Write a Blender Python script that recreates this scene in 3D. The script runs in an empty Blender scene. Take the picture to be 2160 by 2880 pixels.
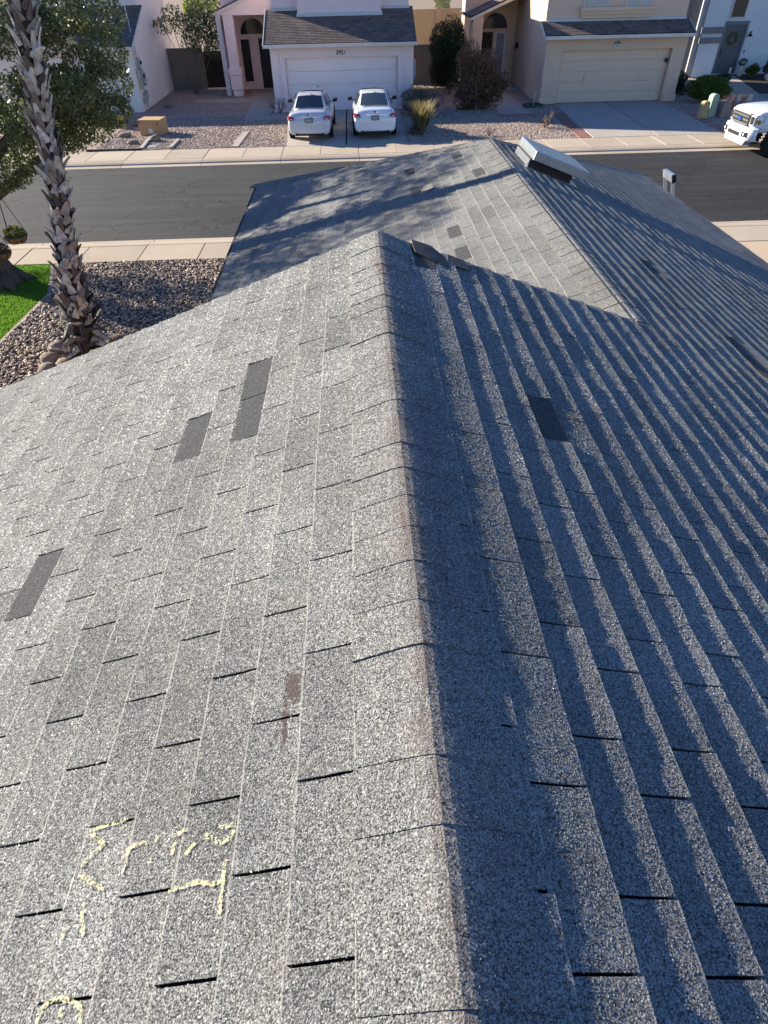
import bpy, math, random
import numpy as np
from mathutils import Vector, Matrix

random.seed(7)
rng = np.random.default_rng(11)
scene = bpy.context.scene
col = scene.collection
R = math.radians

# ------------------------------------------------------------------ camera
RIDGE_Z = 4.46                      # main ridge above the far pavement
cam_data = bpy.data.cameras.new("camera")
cam = bpy.data.objects.new("camera", cam_data)
col.objects.link(cam)
scene.camera = cam
cam_data.sensor_fit = 'HORIZONTAL'
cam_data.sensor_width = 36.0
cam_data.lens = 1700.6 / 2160 * 36.0
cam_data.clip_start = 0.02
cam_data.clip_end = 2000
CAM = Vector((-0.1035, 0.0, 1.1292 + RIDGE_Z))


def cam_axes(pitch, roll, yaw):
    fw = Vector((math.sin(yaw) * math.cos(pitch), math.cos(yaw) * math.cos(pitch), -math.sin(pitch)))
    rt = Vector((math.cos(yaw), -math.sin(yaw), 0))
    up = rt.cross(fw)
    c, s = math.cos(roll), math.sin(roll)
    return c * rt + s * up, -s * rt + c * up, fw


C_RT, C_UP, C_FW = cam_axes(0.7385, -0.0222, 0.0292)
mw = Matrix((C_RT, C_UP, -C_FW)).transposed().to_4x4()
mw.translation = CAM
cam.matrix_world = mw

# ------------------------------------------------------------------ sky, sun, exposure
SUN_EL = R(20.05)
SUN_TO = Vector((-math.cos(R(30)) * math.cos(SUN_EL), math.sin(R(30)) * math.cos(SUN_EL), math.sin(SUN_EL)))
world = bpy.data.worlds.new("World")
scene.world = world
world.use_nodes = True
wn = world.node_tree
bg = wn.nodes["Background"]
sky = wn.nodes.new("ShaderNodeTexSky")
sky.sky_type = 'NISHITA'
sky.sun_disc = False
sky.sun_elevation = SUN_EL
sky.sun_rotation = R(-60)
sky.altitude = 1200
sky.air_density = 1.0
sky.dust_density = 0.25
sky.ozone_density = 2.2
hsv = wn.nodes.new("ShaderNodeHueSaturation")
hsv.inputs["Saturation"].default_value = 1.25
hsv.inputs["Hue"].default_value = 0.514
wn.links.new(sky.outputs[0], hsv.inputs["Color"])
wn.links.new(hsv.outputs[0], bg.inputs[0])
bg.inputs[1].default_value = 0.08
sun_data = bpy.data.lights.new("sun", 'SUN')
sun_data.energy = 5.0
sun_data.angle = R(0.53)
sun_data.color = (1.0, 0.91, 0.76)
sun = bpy.data.objects.new("sun", sun_data)
col.objects.link(sun)
sun.location = (-30, 20, 25)
sun.rotation_euler = SUN_TO.to_track_quat('Z', 'Y').to_euler()
vs = scene.view_settings
vs.view_transform = 'Standard'
vs.look = 'None'
vs.exposure = 1.62
vs.gamma = 1.0
vs.use_curve_mapping = False
scene.render.engine = 'CYCLES'
scene.cycles.max_bounces = 6
scene.cycles.transparent_max_bounces = 8


# ------------------------------------------------------------------ helpers
class MB:
    def __init__(self):
        self.v, self.f, self.m, self.t = [], [], [], []

    def add(self, vs, fs, m=0, tone=0.0):
        o = len(self.v)
        self.v += [tuple(v) for v in vs]
        self.f += [tuple(i + o for i in f) for f in fs]
        self.m += [m] * len(fs)
        self.t += [tone] * len(vs) if not isinstance(tone, (list, tuple)) else list(tone)
        return self

    def box(self, x0, x1, y0, y1, z0, z1, m=0, tone=0.0):
        vs = [(x, y, z) for z in (z0, z1) for y in (y0, y1) for x in (x0, x1)]
        fs = [(0, 2, 3, 1), (4, 5, 7, 6), (0, 1, 5, 4), (2, 6, 7, 3), (0, 4, 6, 2), (1, 3, 7, 5)]
        return self.add(vs, fs, m, tone)

    def obox(self, c, ax, ay, az, m=0, tone=0.0):
        c, ax, ay, az = Vector(c), Vector(ax), Vector(ay), Vector(az)
        vs = [c + i * ax + j * ay + k * az for k in (-1, 1) for j in (-1, 1) for i in (-1, 1)]
        fs = [(0, 2, 3, 1), (4, 5, 7, 6), (0, 1, 5, 4), (2, 6, 7, 3), (0, 4, 6, 2), (1, 3, 7, 5)]
        return self.add(vs, fs, m, tone)

    def prism(self, pts, vec, m=0, tone=0.0):
        n = len(pts)
        vec = Vector(vec)
        vs = [Vector(p) for p in pts] + [Vector(p) + vec for p in pts]
        fs = [tuple(range(n - 1, -1, -1)), tuple(range(n, 2 * n))]
        fs += [(i, (i + 1) % n, n + (i + 1) % n, n + i) for i in range(n)]
        return self.add(vs, fs, m, tone)

    def tube(self, pts, rad, seg=8, m=0, cap=True, tone=0.0):
        pts = [Vector(p) for p in pts]
        if not isinstance(rad, (list, tuple)):
            rad = [rad] * len(pts)
        vs, fs = [], []
        ref = Vector((0.31, 0.17, 0.93))
        for i, p in enumerate(pts):
            d = (pts[min(i + 1, len(pts) - 1)] - pts[max(i - 1, 0)]).normalized()
            a = d.cross(ref)
            if a.length < 0.1:
                a = d.cross(Vector((1, 0, 0)))
            a.normalize()
            b = d.cross(a)
            for k in range(seg):
                t = 2 * math.pi * k / seg
                vs.append(p + rad[i] * (math.cos(t) * a + math.sin(t) * b))
        for i in range(len(pts) - 1):
            for k in range(seg):
                k2 = (k + 1) % seg
                fs.append((i * seg + k, i * seg + k2, (i + 1) * seg + k2, (i + 1) * seg + k))
        if cap:
            fs.append(tuple(range(seg - 1, -1, -1)))
            fs.append(tuple((len(pts) - 1) * seg + k for k in range(seg)))
        return self.add(vs, fs, m, tone)

    def lathe(self, prof, c, seg=16, m=0, axis='Z', tone=0.0):
        c = Vector(c)
        vs, fs = [], []
        for r_, h_ in prof:
            for k in range(seg):
                t = 2 * math.pi * k / seg
                p = Vector((r_ * math.cos(t), r_ * math.sin(t), h_))
                if axis == 'X':
                    p = Vector((p.z, p.x, p.y))
                elif axis == 'Y':
                    p = Vector((p.x, p.z, p.y))
                vs.append(c + p)
        for i in range(len(prof) - 1):
            for k in range(seg):
                k2 = (k + 1) % seg
                fs.append((i * seg + k, i * seg + k2, (i + 1) * seg + k2, (i + 1) * seg + k))
        fs.append(tuple(range(seg - 1, -1, -1)))
        fs.append(tuple((len(prof) - 1) * seg + k for k in range(seg)))
        return self.add(vs, fs, m, tone)

    def loft(self, secs, m=0, closed=False, caps=True):
        n = len(secs[0])
        vs = [p for s in secs for p in s]
        fs = []
        for i in range(len(secs) - 1):
            for k in range(n if closed else n - 1):
                k2 = (k + 1) % n
                fs.append((i * n + k, i * n + k2, (i + 1) * n + k2, (i + 1) * n + k))
        if caps:
            fs.append(tuple(range(n - 1, -1, -1)))
            fs.append(tuple((len(secs) - 1) * n + k for k in range(n)))
        return self.add(vs, fs, m)

    def mesh(self, name, mats):
        me = bpy.data.meshes.new(name)
        me.from_pydata(self.v, [], self.f)
        for m in mats:
            me.materials.append(m)
        if any(self.m):
            me.polygons.foreach_set("material_index", self.m)
        if any(self.t):
            a = me.attributes.new("tone", 'FLOAT', 'POINT')
            a.data.foreach_set("value", self.t)
        me.update()
        return me


OFFS = {}


def props(o, label=None, cat=None, group=None, kind=None):
    if label:
        o["label"] = label
    if cat:
        o["category"] = cat
    if group:
        o["group"] = group
    if kind:
        o["kind"] = kind
    return o


def link_mesh(name, me, parent=None, local=False):
    o = bpy.data.objects.new(name, me)
    col.objects.link(o)
    if parent is not None:
        o.parent = parent
        if not local and parent.name in OFFS:
            o.matrix_parent_inverse = Matrix.Translation(-OFFS[parent.name])
    return o


def obj(name, mb, mats, parent=None, smooth=False, bevel=0.0, sub=0, local=False, **kw):
    if not isinstance(mats, (list, tuple)):
        mats = [mats]
    me = mb.mesh(name, mats) if isinstance(mb, MB) else mb
    o = link_mesh(name, me, parent, local)
    if smooth:
        me.polygons.foreach_set("use_smooth", [True] * len(me.polygons))
    if bevel:
        b = o.modifiers.new("bevel", 'BEVEL')
        b.width = bevel
        b.segments = 2
        b.limit_method = 'ANGLE'
    if sub:
        s = o.modifiers.new("sub", 'SUBSURF')
        s.levels = s.render_levels = sub
    return props(o, **kw)


def empty(name, loc, label=None, cat=None, group=None, rz=0.0):
    o = bpy.data.objects.new(name, None)
    col.objects.link(o)
    o.location = loc
    o.rotation_euler = (0, 0, rz)
    o.empty_display_size = 0.2
    OFFS[o.name] = Vector(loc)
    return props(o, label, cat, group)


def np_mesh(name, V, F, mats, tone=None, mi=None):
    """V (n,3) F (m,k) numpy -> mesh, fast"""
    me = bpy.data.meshes.new(name)
    V = np.ascontiguousarray(V, dtype=np.float32)
    F = np.ascontiguousarray(F, dtype=np.int32)
    k = F.shape[1]
    me.vertices.add(len(V))
    me.vertices.foreach_set("co", V.ravel())
    me.loops.add(F.size)
    me.loops.foreach_set("vertex_index", F.ravel())
    me.polygons.add(len(F))
    me.polygons.foreach_set("loop_start", np.arange(0, F.size, k, dtype=np.int32))
    me.polygons.foreach_set("loop_total", np.full(len(F), k, dtype=np.int32))
    for m in (mats if isinstance(mats, (list, tuple)) else [mats]):
        me.materials.append(m)
    if mi is not None:
        me.polygons.foreach_set("material_index", np.asarray(mi, dtype=np.int32))
    if tone is not None:
        a = me.attributes.new("tone", 'FLOAT', 'POINT')
        a.data.foreach_set("value", np.asarray(tone, dtype=np.float32))
    me.update(calc_edges=True)
    return me


# ------------------------------------------------------------------ materials
class NT:
    def __init__(self, name):
        self.mat = bpy.data.materials.new(name)
        self.mat.use_nodes = True
        self.t = self.mat.node_tree
        self.b = self.t.nodes["Principled BSDF"]
        self.out = self.t.nodes["Material Output"]
        self._pos = None

    def n(self, typ, **kw):
        nd = self.t.nodes.new(typ)
        for k, v in kw.items():
            setattr(nd, k, v)
        return nd

    def l(self, a, b):
        self.t.links.new(a, b)

    def pos(self, scale=None):
        if self._pos is None:
            self._pos = self.n("ShaderNodeNewGeometry").outputs["Position"]
        if scale is None:
            return self._pos
        m = self.n("ShaderNodeVectorMath", operation='MULTIPLY')
        self.l(self._pos, m.inputs[0])
        m.inputs[1].default_value = scale
        return m.outputs[0]

    def noise(self, scale, detail=4, rough=0.6, vec=None, dist=0.0):
        nd = self.n("ShaderNodeTexNoise")
        nd.inputs["Scale"].default_value = scale
        nd.inputs["Detail"].default_value = detail
        nd.inputs["Roughness"].default_value = rough
        nd.inputs["Distortion"].default_value = dist
        self.l(vec if vec is not None else self.pos(), nd.inputs["Vector"])
        return nd.outputs["Fac"]

    def voro(self, scale, feature='F1', vec=None, out="Distance", rand=1.0):
        nd = self.n("ShaderNodeTexVoronoi", feature=feature)
        nd.inputs["Scale"].default_value = scale
        nd.inputs["Randomness"].default_value = rand
        self.l(vec if vec is not None else self.pos(), nd.inputs["Vector"])
        return nd.outputs[out]

    def ramp(self, fac, stops, interp='LINEAR'):
        r = self.n("ShaderNodeValToRGB")
        r.color_ramp.interpolation = interp
        el = r.color_ramp.elements
        while len(el) < len(stops):
            el.new(0.5)
        for e, (p, c) in zip(el, stops):
            e.position = p
            if not isinstance(c, (tuple, list)):
                c = (c, c, c)
            e.color = (*c, 1.0)
        self.l(fac, r.inputs[0])
        return r.outputs[0]

    def mix(self, fac, a, b, mode='MIX'):
        m = self.n("ShaderNodeMix", data_type='RGBA', blend_type=mode)
        for v, i in ((fac, 0), (a, 6), (b, 7)):
            if isinstance(v, (int, float)):
                m.inputs[i].default_value = v if i == 0 else (v, v, v, 1)
            elif isinstance(v, (tuple, list)):
                m.inputs[i].default_value = (*v, 1)
            else:
                self.l(v, m.inputs[i])
        return m.outputs[2]

    def math(self, op, a, b=0.0, c=0.0):
        m = self.n("ShaderNodeMath", operation=op)
        for v, i in ((a, 0), (b, 1), (c, 2)):
            if isinstance(v, (int, float)):
                m.inputs[i].default_value = v
            else:
                self.l(v, m.inputs[i])
        return m.outputs[0]

    def attr(self, name="tone"):
        a = self.n("ShaderNodeAttribute", attribute_name=name)
        return a.outputs["Fac"]

    def rand(self):
        return self.n("ShaderNodeObjectInfo").outputs["Random"]

    def bump(self, h, strength=0.5, dist=0.01, normal=None):
        b = self.n("ShaderNodeBump")
        b.inputs["Strength"].default_value = strength
        b.inputs["Distance"].default_value = dist
        self.l(h, b.inputs["Height"])
        if normal is not None:
            self.l(normal, b.inputs["Normal"])
        self.l(b.outputs[0], self.b.inputs["Normal"])
        return b.outputs[0]

    def done(self, color=None, rough=0.8, spec=0.3, metal=0.0):
        b = self.b
        if color is not None:
            if isinstance(color, (tuple, list)):
                b.inputs["Base Color"].default_value = (*color, 1)
            else:
                self.l(color, b.inputs["Base Color"])
        b.inputs["Roughness"].default_value = rough
        b.inputs["Specular IOR Level"].default_value = spec
        b.inputs["Metallic"].default_value = metal
        return self.mat


def pmat(name, c1, c2=None, scale=3.0, rough=0.85, bump=0.0, bscale=60, bdist=0.01, spec=0.25, metal=0.0,
         c3=None, s3=40, rnd=0.0, coat=0.0):
    t = NT(name)
    c2 = c2 or tuple(x * 0.82 for x in c1)
    colr = t.mix(t.ramp(t.noise(scale, 6, 0.65), [(0.32, 0.0), (0.68, 1.0)]), c1, c2)
    if c3:
        colr = t.mix(t.ramp(t.noise(s3, 3, 0.6), [(0.5, 0.0), (0.66, 1.0)]), colr, c3)
    if rnd:
        f = t.math('MULTIPLY_ADD', t.rand(), 2 * rnd, 1 - rnd)
        cc = t.n("ShaderNodeCombineXYZ")
        for i in range(3):
            t.l(f, cc.inputs[i])
        colr = t.mix(1.0, colr, cc.outputs[0], 'MULTIPLY')
    if bump:
        t.bump(t.noise(bscale, 3, 0.6), bump, bdist)
    m = t.done(colr, rough, spec, metal)
    if coat:
        t.b.inputs["Coat Weight"].default_value = coat
        t.b.inputs["Coat Roughness"].default_value = 0.04
    return m


M = {}


def shingle_material(name, dark, mid, light, gscale=290.0, bstr=0.9, bdist=0.0042, bald=(0.05, 0.05, 0.052), stains=()):
    """granule-surfaced asphalt shingle; tone attribute: -1 bald, 0 normal, + wear (brown)"""
    t = NT(name)
    g1 = t.noise(gscale, 4, 0.68)
    g2 = t.noise(gscale * 0.37, 3, 0.6)
    gsum = t.math('MULTIPLY_ADD', g2, 0.25, t.math('MULTIPLY', g1, 0.75))
    colr = t.ramp(gsum, [(0.37, tuple(x * 0.6 for x in dark)), (0.43, dark), (0.50, mid), (0.59, light)])
    big = t.noise(1.7, 5, 0.65)
    colr = t.mix(1.0, colr, t.ramp(big, [(0.3, 0.74), (0.7, 1.12)]), 'MULTIPLY')
    warm = t.noise(5.0, 4, 0.7)
    colr = t.mix(t.ramp(warm, [(0.52, 0.0), (0.72, 0.30)]), colr, (0.20, 0.165, 0.14))
    tone = t.attr()
    # small tab to tab tone shift is stored in the fractional band -0.3..0.3
    small = t.n("ShaderNodeClamp")
    t.l(tone, small.inputs[0])
    small.inputs[1].default_value = -0.3
    small.inputs[2].default_value = 0.3
    mult = t.math('ADD', small.outputs[0], 1.0)
    cc = t.n("ShaderNodeCombineXYZ")
    for i in range(3):
        t.l(mult, cc.inputs[i])
    colr = t.mix(1.0, colr, cc.outputs[0], 'MULTIPLY')
    baldc = t.ramp(gsum, [(0.40, tuple(x * 0.5 for x in bald)), (0.52, bald), (0.60, tuple(x * 2.2 for x in bald)), (0.68, (0.36, 0.36, 0.36))])
    colr = t.mix(t.ramp(t.math('MULTIPLY_ADD', t.math('SUBTRACT', t.noise(22, 5, 0.75), 0.5), 1.5, t.math('MULTIPLY', tone, -1.0)), [(0.50, 0.0), (0.8, 0.97)]), colr, baldc)
    wearf = t.math('MULTIPLY', t.ramp(tone, [(0.4, 0.0), (1.0, 1.0)]), t.ramp(t.noise(14, 4, 0.7), [(0.35, 0.25), (0.65, 0.9)]))
    colr = t.mix(wearf, colr, (0.135, 0.105, 0.09))
    for (cx, cy, cz, rad, elong) in stains:
        v = t.n("ShaderNodeVectorMath", operation='SUBTRACT')
        t.l(t.pos(), v.inputs[0])
        v.inputs[1].default_value = (cx, cy, cz)
        s = t.n("ShaderNodeVectorMath", operation='MULTIPLY')
        t.l(v.outputs[0], s.inputs[0])
        s.inputs[1].default_value = (1 / rad, 1 / (rad * elong), 0.3 / rad)
        ln = t.n("ShaderNodeVectorMath", operation='LENGTH')
        t.l(s.outputs[0], ln.inputs[0])
        d = t.math('ADD', ln.outputs["Value"], t.math('MULTIPLY', t.math('SUBTRACT', t.noise(70, 5, 0.75), 0.5), 4.2))
        colr = t.mix(t.ramp(d, [(0.75, 0.92), (1.05, 0.0)]), colr, (0.07, 0.053, 0.05))
    bh = t.math('ADD', t.math('MULTIPLY', g1, 1.0), t.math('MULTIPLY', t.voro(gscale * 0.8), -0.55))
    t.bump(bh, bstr, bdist)
    return t.done(colr, 0.9, 0.22)


# ------------------------------------------------------------------ shingle roofs
TOPT = []
TOPQ = []          # top quads of near shingles, later covered with mineral granules


def scatter_granules(parent, mat, reach=4.6):
    """real mineral granules: low three-sided grains on the nearer shingles, finer and denser the nearer they lie"""
    Q = np.array(TOPQ, dtype=float)
    c = Q.mean(1)
    dist = np.linalg.norm(c - np.array(CAM), axis=1)
    d_ = c - np.array(CAM)
    zf = d_ @ np.array(C_FW)
    px = 604.7 * (d_ @ np.array(C_RT)) / np.maximum(zf, 0.05)
    py = 604.7 * (d_ @ np.array(C_UP)) / np.maximum(zf, 0.05)
    keep = (dist < reach) & (zf > 0.1) & (np.abs(px) < 480) & (np.abs(py) < 640)      # what the camera or a step beside it can see
    Q, dist, qt = Q[keep], dist[keep], np.array(TOPT)[keep]
    ar = 0.5 * np.linalg.norm(np.cross(Q[:, 2] - Q[:, 0], Q[:, 3] - Q[:, 1]), axis=1)
    r = np.clip(0.0018 * dist, 0.0016, 0.0060)
    fade = np.clip((reach - dist) / 0.8, 0.0, 1.0)
    lam = ar / (2.05 * r) ** 2 * fade
    g = np.random.default_rng(77)
    n = g.poisson(lam)
    idx = np.repeat(np.arange(len(Q)), n)
    a, b = g.uniform(0, 1, (2, len(idx), 1))
    q = Q[idx]
    P = (q[:, 0] * (1 - a) + q[:, 3] * a) * (1 - b) + (q[:, 1] * (1 - a) + q[:, 2] * a) * b
    worn = ((P[:, 0] + 0.30) / 0.024) ** 2 + ((P[:, 1] - 0.77) / 0.062) ** 2 < g.uniform(0.3, 1.5, len(P))
    worn |= ((P[:, 0] + 0.312) / 0.009) ** 2 + ((P[:, 1] - 0.68) / 0.07) ** 2 < g.uniform(0.0, 1.3, len(P))
    worn |= g.uniform(0, 1, len(P)) < -1.1 * qt[idx] * (qt[idx] < -0.3 + 0.0)
    ok = ~worn
    P, q, idx = P[ok], q[ok], idx[ok]
    nrm = np.cross(q[:, 2] - q[:, 0], q[:, 3] - q[:, 1])
    nrm /= np.linalg.norm(nrm, axis=1)[:, None]
    nrm *= np.sign(nrm[:, 2:3])
    rr = r[idx] * g.uniform(0.6, 1.35, len(idx))
    t1 = np.cross(nrm, np.array([0.3, 0.9, 0.1]))
    t1 /= np.linalg.norm(t1, axis=1)[:, None]
    t2 = np.cross(nrm, t1)
    ph = g.uniform(0, 2 * np.pi, len(idx))
    V = []
    for k in range(3):
        an = ph + k * 2.094 + g.uniform(-0.35, 0.35, len(idx))
        rad = rr * g.uniform(0.75, 1.2, len(idx))
        V.append(P + t1 * (np.cos(an) * rad)[:, None] + t2 * (np.sin(an) * rad)[:, None] - nrm * (rr * 0.08)[:, None])
    V.append(P + nrm * (rr * g.uniform(0.22, 0.6, len(idx)))[:, None] + t1 * (rr * g.uniform(-.35, .35, len(idx)))[:, None] + t2 * (rr * g.uniform(-.35, .35, len(idx)))[:, None])
    V = np.stack(V, 1).reshape(-1, 3)
    i4 = np.arange(len(idx))[:, None] * 4
    F = np.concatenate([i4 + np.array([0, 1, 3]), i4 + np.array([1, 2, 3]), i4 + np.array([2, 0, 3])])
    tone = np.repeat(np.clip(g.normal(0.0, 0.36, len(idx)) + 1.3 * qt[idx], -1, 1), 4)
    o = link_mesh("granules", np_mesh("granules", V, F, mat, tone), parent)
    o["kind"] = "stuff"
    print("granules", len(idx))


def tab_geo(frame, u0, u1, w0, w1, n0, n1, rnd, nu=4, nw=4, tone=0.0, wob=0.004, curl=2.0):
    """one shingle tab as verts / faces: frame = (origin, along, down, normal)"""
    O, U, D, N = frame
    cl, cr = rnd.uniform(0, 1) ** 3 * 0.003, rnd.uniform(0, 1) ** 3 * 0.003
    wa, wb_, wp, wf_ = rnd.uniform(-wob, wob) * 0.5, rnd.uniform(-wob, wob) * 0.5, rnd.uniform(0, 6.28), rnd.uniform(3, 9)
    jw = [wa + (wb_ - wa) * q / max(nu - 1, 1) + 0.0008 * math.sin(wp + wf_ * q / max(nu - 1, 1)) for q in range(nu)]
    jn = [rnd.gauss(0, 0.00055) for _ in range(nu)]
    sag = rnd.uniform(-0.0008, 0.0008)
    vs, fs, edge = [], [], []
    bs = [j / (nw - 2) * 0.977 for j in range(nw - 1)] + [1.0]
    for j in range(nw):
        b = bs[j]
        for i in range(nu):
            a = i / (nu - 1)
            w = w0 + (w1 - w0) * b + (jw[i] if j >= nw - 2 else 0)
            n = n0 + (n1 - n0) * (b ** curl) + (cl * (1 - a) + cr * a) * b ** 3 + sag * math.sin(math.pi * b) + jn[i] * b ** 4
            vs.append(O + U * (u0 + (u1 - u0) * a) + D * w + N * n)
    for j in range(nw - 1):
        for i in range(nu - 1):
            fs.append((j * nu + i, (j + 1) * nu + i, (j + 1) * nu + i + 1, j * nu + i + 1))
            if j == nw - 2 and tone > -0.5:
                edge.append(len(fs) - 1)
    if tone > -0.5:
        for q in fs:
            TOPQ.append([tuple(vs[z_]) for z_ in q])
            TOPT.append(tone)
    base = len(vs)
    rim = [(nw - 1) * nu + i for i in range(nu)]
    left = [j * nu for j in range(nw)]
    rightc = [j * nu + nu - 1 for j in range(nw)]
    for idx in (left, rim, rightc):
        st = len(vs)
        m_ = len(idx)
        for q in idx:
            vs.append(vs[q].copy())
        for q in idx:
            p = vs[q]
            dn = (p - O).dot(N)
            vs.append(p - N * (dn + 0.0015))
        for a in range(m_ - 1):
            f = (st + a, st + m_ + a, st + m_ + a + 1, st + a + 1)
            fs.append(f if idx is not rightc else f[::-1])
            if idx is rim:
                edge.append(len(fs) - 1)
    tones = [tone] * len(vs)
    if tone > -0.5:
        for i in range(nu):
            tones[(nw - 1) * nu + i] = min(0.3, tone + 0.1)
    return vs, fs, tones, edge


def project_px(p):
    d = p - CAM
    z = d.dot(C_FW)
    if z < 0.02:
        return None
    return (384 + 604.7 * d.dot(C_RT) / z, 512 - 604.7 * d.dot(C_UP) / z)


def quad_area_px(frame, u0, u1, w0, w1):
    O, U, D, N = frame
    q = []
    for a, b in ((u0, w0), (u1, w0), (u1, w1), (u0, w1)):
        s = project_px(O + U * a + D * b)
        if s is None:
            return 0
        q.append((min(max(s[0], 0), 768), min(max(s[1], 0), 1024)))
    return abs(sum(q[i][0] * q[(i + 1) % 4][1] - q[(i + 1) % 4][0] * q[i][1] for i in range(4))) / 2


def build_tabs(tabs, parent, material, limit, edge_mat=None):
    """tabs: list of (area, frame, u0,u1,w0,w1,n0,n1,tone); the largest become parts of their own"""
    tabs.sort(key=lambda t: -t[0])
    rnd = random.Random(5)
    rest = MB()
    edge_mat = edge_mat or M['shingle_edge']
    for k, (ar, fr, u0, u1, w0, w1, n0, n1, tone) in enumerate(tabs):
        if k < limit and ar > 2:
            g = tab_geo(fr, u0, u1, w0, w1, n0, n1, rnd, 15, 7, tone)
            mb = MB()
            mb.add(*g[:2], 0, g[2])
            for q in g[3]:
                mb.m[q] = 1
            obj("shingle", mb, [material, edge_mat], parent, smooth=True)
        else:
            nn = 5 if ar > 25 else 4
            g = tab_geo(fr, u0, u1, w0, w1, n0, n1, rnd, 9 if ar > 25 else (6 if ar > 6 else 3), nn + 1, tone)
            q0 = len(rest.f)
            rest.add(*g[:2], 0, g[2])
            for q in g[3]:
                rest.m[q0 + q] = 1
    if rest.v:
        o = obj("shingle_field", rest, [material, edge_mat], parent, smooth=True)
        o["kind"] = "stuff"


def cap_geo(A, B, dirs, wid, expo, phase=0.0, rise=0.010, seg=6, rnd=None, round_r=0.05, tfun=None, slope=0.364):
    """ridge or hip caps from A to B (each lapped towards A); dirs = ((D1,N1),(D2,N2)). yields (verts, faces, tones)"""
    L = (B - A).length
    T = (B - A) / L
    s = phase - expo
    while s < L:
        a, b = max(s, 0.0), min(s + expo + 0.02, L)
        if b - a > 0.02:
            pts, tones = [], []
            lift = rise * rnd.uniform(0.6, 1.4)
            skew = rnd.uniform(-0.006, 0.006)
            hw = wid * rnd.uniform(0.97, 1.03)
            cross = []
            for k in range(-seg, seg + 1):
                cross.append(hw * (abs(k) / seg) * (1 if k >= 0 else -1))
            rows = ((a, lift), ((a + b) / 2, lift * 0.72), (b, 0.0035))
            for (t, n) in rows:
                for x in cross:
                    D, N = dirs[0] if x < 0 else dirs[1]
                    ax = abs(x)
                    crest = slope * (math.sqrt(ax * ax + round_r * round_r) - ax)
                    NN = (N * min(1, ax / 0.05) + Vector((0, 0, 1)) * (1 - min(1, ax / 0.05))).normalized()
                    dip = (-0.004 + 0.0135 * ax / hw) if x > 0 else -0.004 * (1 - ax / hw)
                    p = A + T * (t + skew * x / hw) + D * ax + NN * (n + 0.006 - dip) - Vector((0, 0, crest))
                    pts.append(p)
                    tones.append(tfun(ax, rnd) if tfun else 0.0)
            nc = len(cross)
            fs = []
            for r_ in range(2):
                for c in range(nc - 1):
                    fs.append((r_ * nc + c, r_ * nc + c + 1, (r_ + 1) * nc + c + 1, (r_ + 1) * nc + c))
            for q in fs:
                TOPQ.append([tuple(pts[z_]) for z_ in q])
                TOPT.append(min(0.0, 0.4 - max(tones[z_] for z_ in q)))
            st = len(pts)
            for c in range(nc):
                D, N = dirs[0] if cross[c] < 0 else dirs[1]
                pts.append(pts[c] - N * (lift + 0.003))
                tones.append(-0.2)
            for c in range(nc - 1):
                fs.append((c, st + c, st + c + 1, c + 1))
            for c0 in (0, nc - 1):
                D, N = dirs[0] if c0 == 0 else dirs[1]
                st2 = len(pts)
                for r_ in range(3):
                    pts.append(pts[r_ * nc + c0] - N * 0.016)
                    tones.append(0.0)
                for r_ in range(2):
                    fs.append((r_ * nc + c0, (r_ + 1) * nc + c0, st2 + r_ + 1, st2 + r_))
            yield pts, fs, tones
        s += expo

# ------------------------------------------------------------------ palette
M['shingle'] = shingle_material("grey_shingle", (0.045, 0.045, 0.045), (0.16, 0.16, 0.152), (0.35, 0.35, 0.332),
                                stains=[(-0.30, 0.77, RIDGE_Z - 0.11, 0.022, 2.6), (-0.312, 0.68, RIDGE_Z - 0.113, 0.008, 8.0)])
M['brown_shingle'] = shingle_material("brown_shingle", (0.06, 0.044, 0.04), (0.16, 0.12, 0.105), (0.27, 0.21, 0.185), 60.0, 0.5, 0.008)
M['deck'] = pmat("asphalt_underlay", (0.035, 0.034, 0.036), (0.02, 0.02, 0.022), 20, 0.9, 0.4, 200, 0.004)
M['chalk'] = None
M['shingle_edge'] = pmat("worn_highlit_shingle_edge", (0.36, 0.347, 0.317), (0.145, 0.143, 0.136), 14, 0.9, 0.4, 150, 0.004)  # worn granule-bare lip, paler still as a painted sunlit highlight
M['trim_white'] = pmat("painted_trim", (0.62, 0.58, 0.52), (0.55, 0.51, 0.46), 2, 0.6)
M['stucco_pink'] = pmat("pink_stucco", (0.80, 0.64, 0.62), (0.75, 0.595, 0.58), 1.5, 0.95, 0.6, 45, 0.02)
M['stucco_tan'] = pmat("tan_stucco", (0.64, 0.47, 0.345), (0.59, 0.435, 0.32), 1.5, 0.95, 0.6, 45, 0.02)
M['stucco_cream'] = pmat("cream_stucco", (0.74, 0.67, 0.61), (0.69, 0.62, 0.57), 1.2, 0.95, 0.6, 40, 0.02)
M['stucco_white'] = pmat("white_stucco", (0.66, 0.66, 0.66), (0.60, 0.60, 0.61), 1.2, 0.95, 0.6, 40, 0.02)
M['stucco_grey'] = pmat("grey_stucco", (0.40, 0.39, 0.385), (0.36, 0.355, 0.35), 1.2, 0.95, 0.6, 40, 0.02)
M['grey_trim'] = pmat("grey_trim", (0.20, 0.20, 0.205), None, 2, 0.7)
M['door_grey'] = pmat("grey_door", (0.115, 0.12, 0.125), None, 2, 0.55)
M['door_dark'] = pmat("dark_security_door", (0.018, 0.018, 0.02), None, 6, 0.5)
M['glass'] = pmat("window_glass", (0.022, 0.026, 0.03), (0.03, 0.035, 0.04), 1, 0.06, spec=0.6)
M['glass_pale'] = pmat("curtained_glass", (0.42, 0.42, 0.40), (0.30, 0.33, 0.35), 4, 0.1, spec=0.6)
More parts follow.
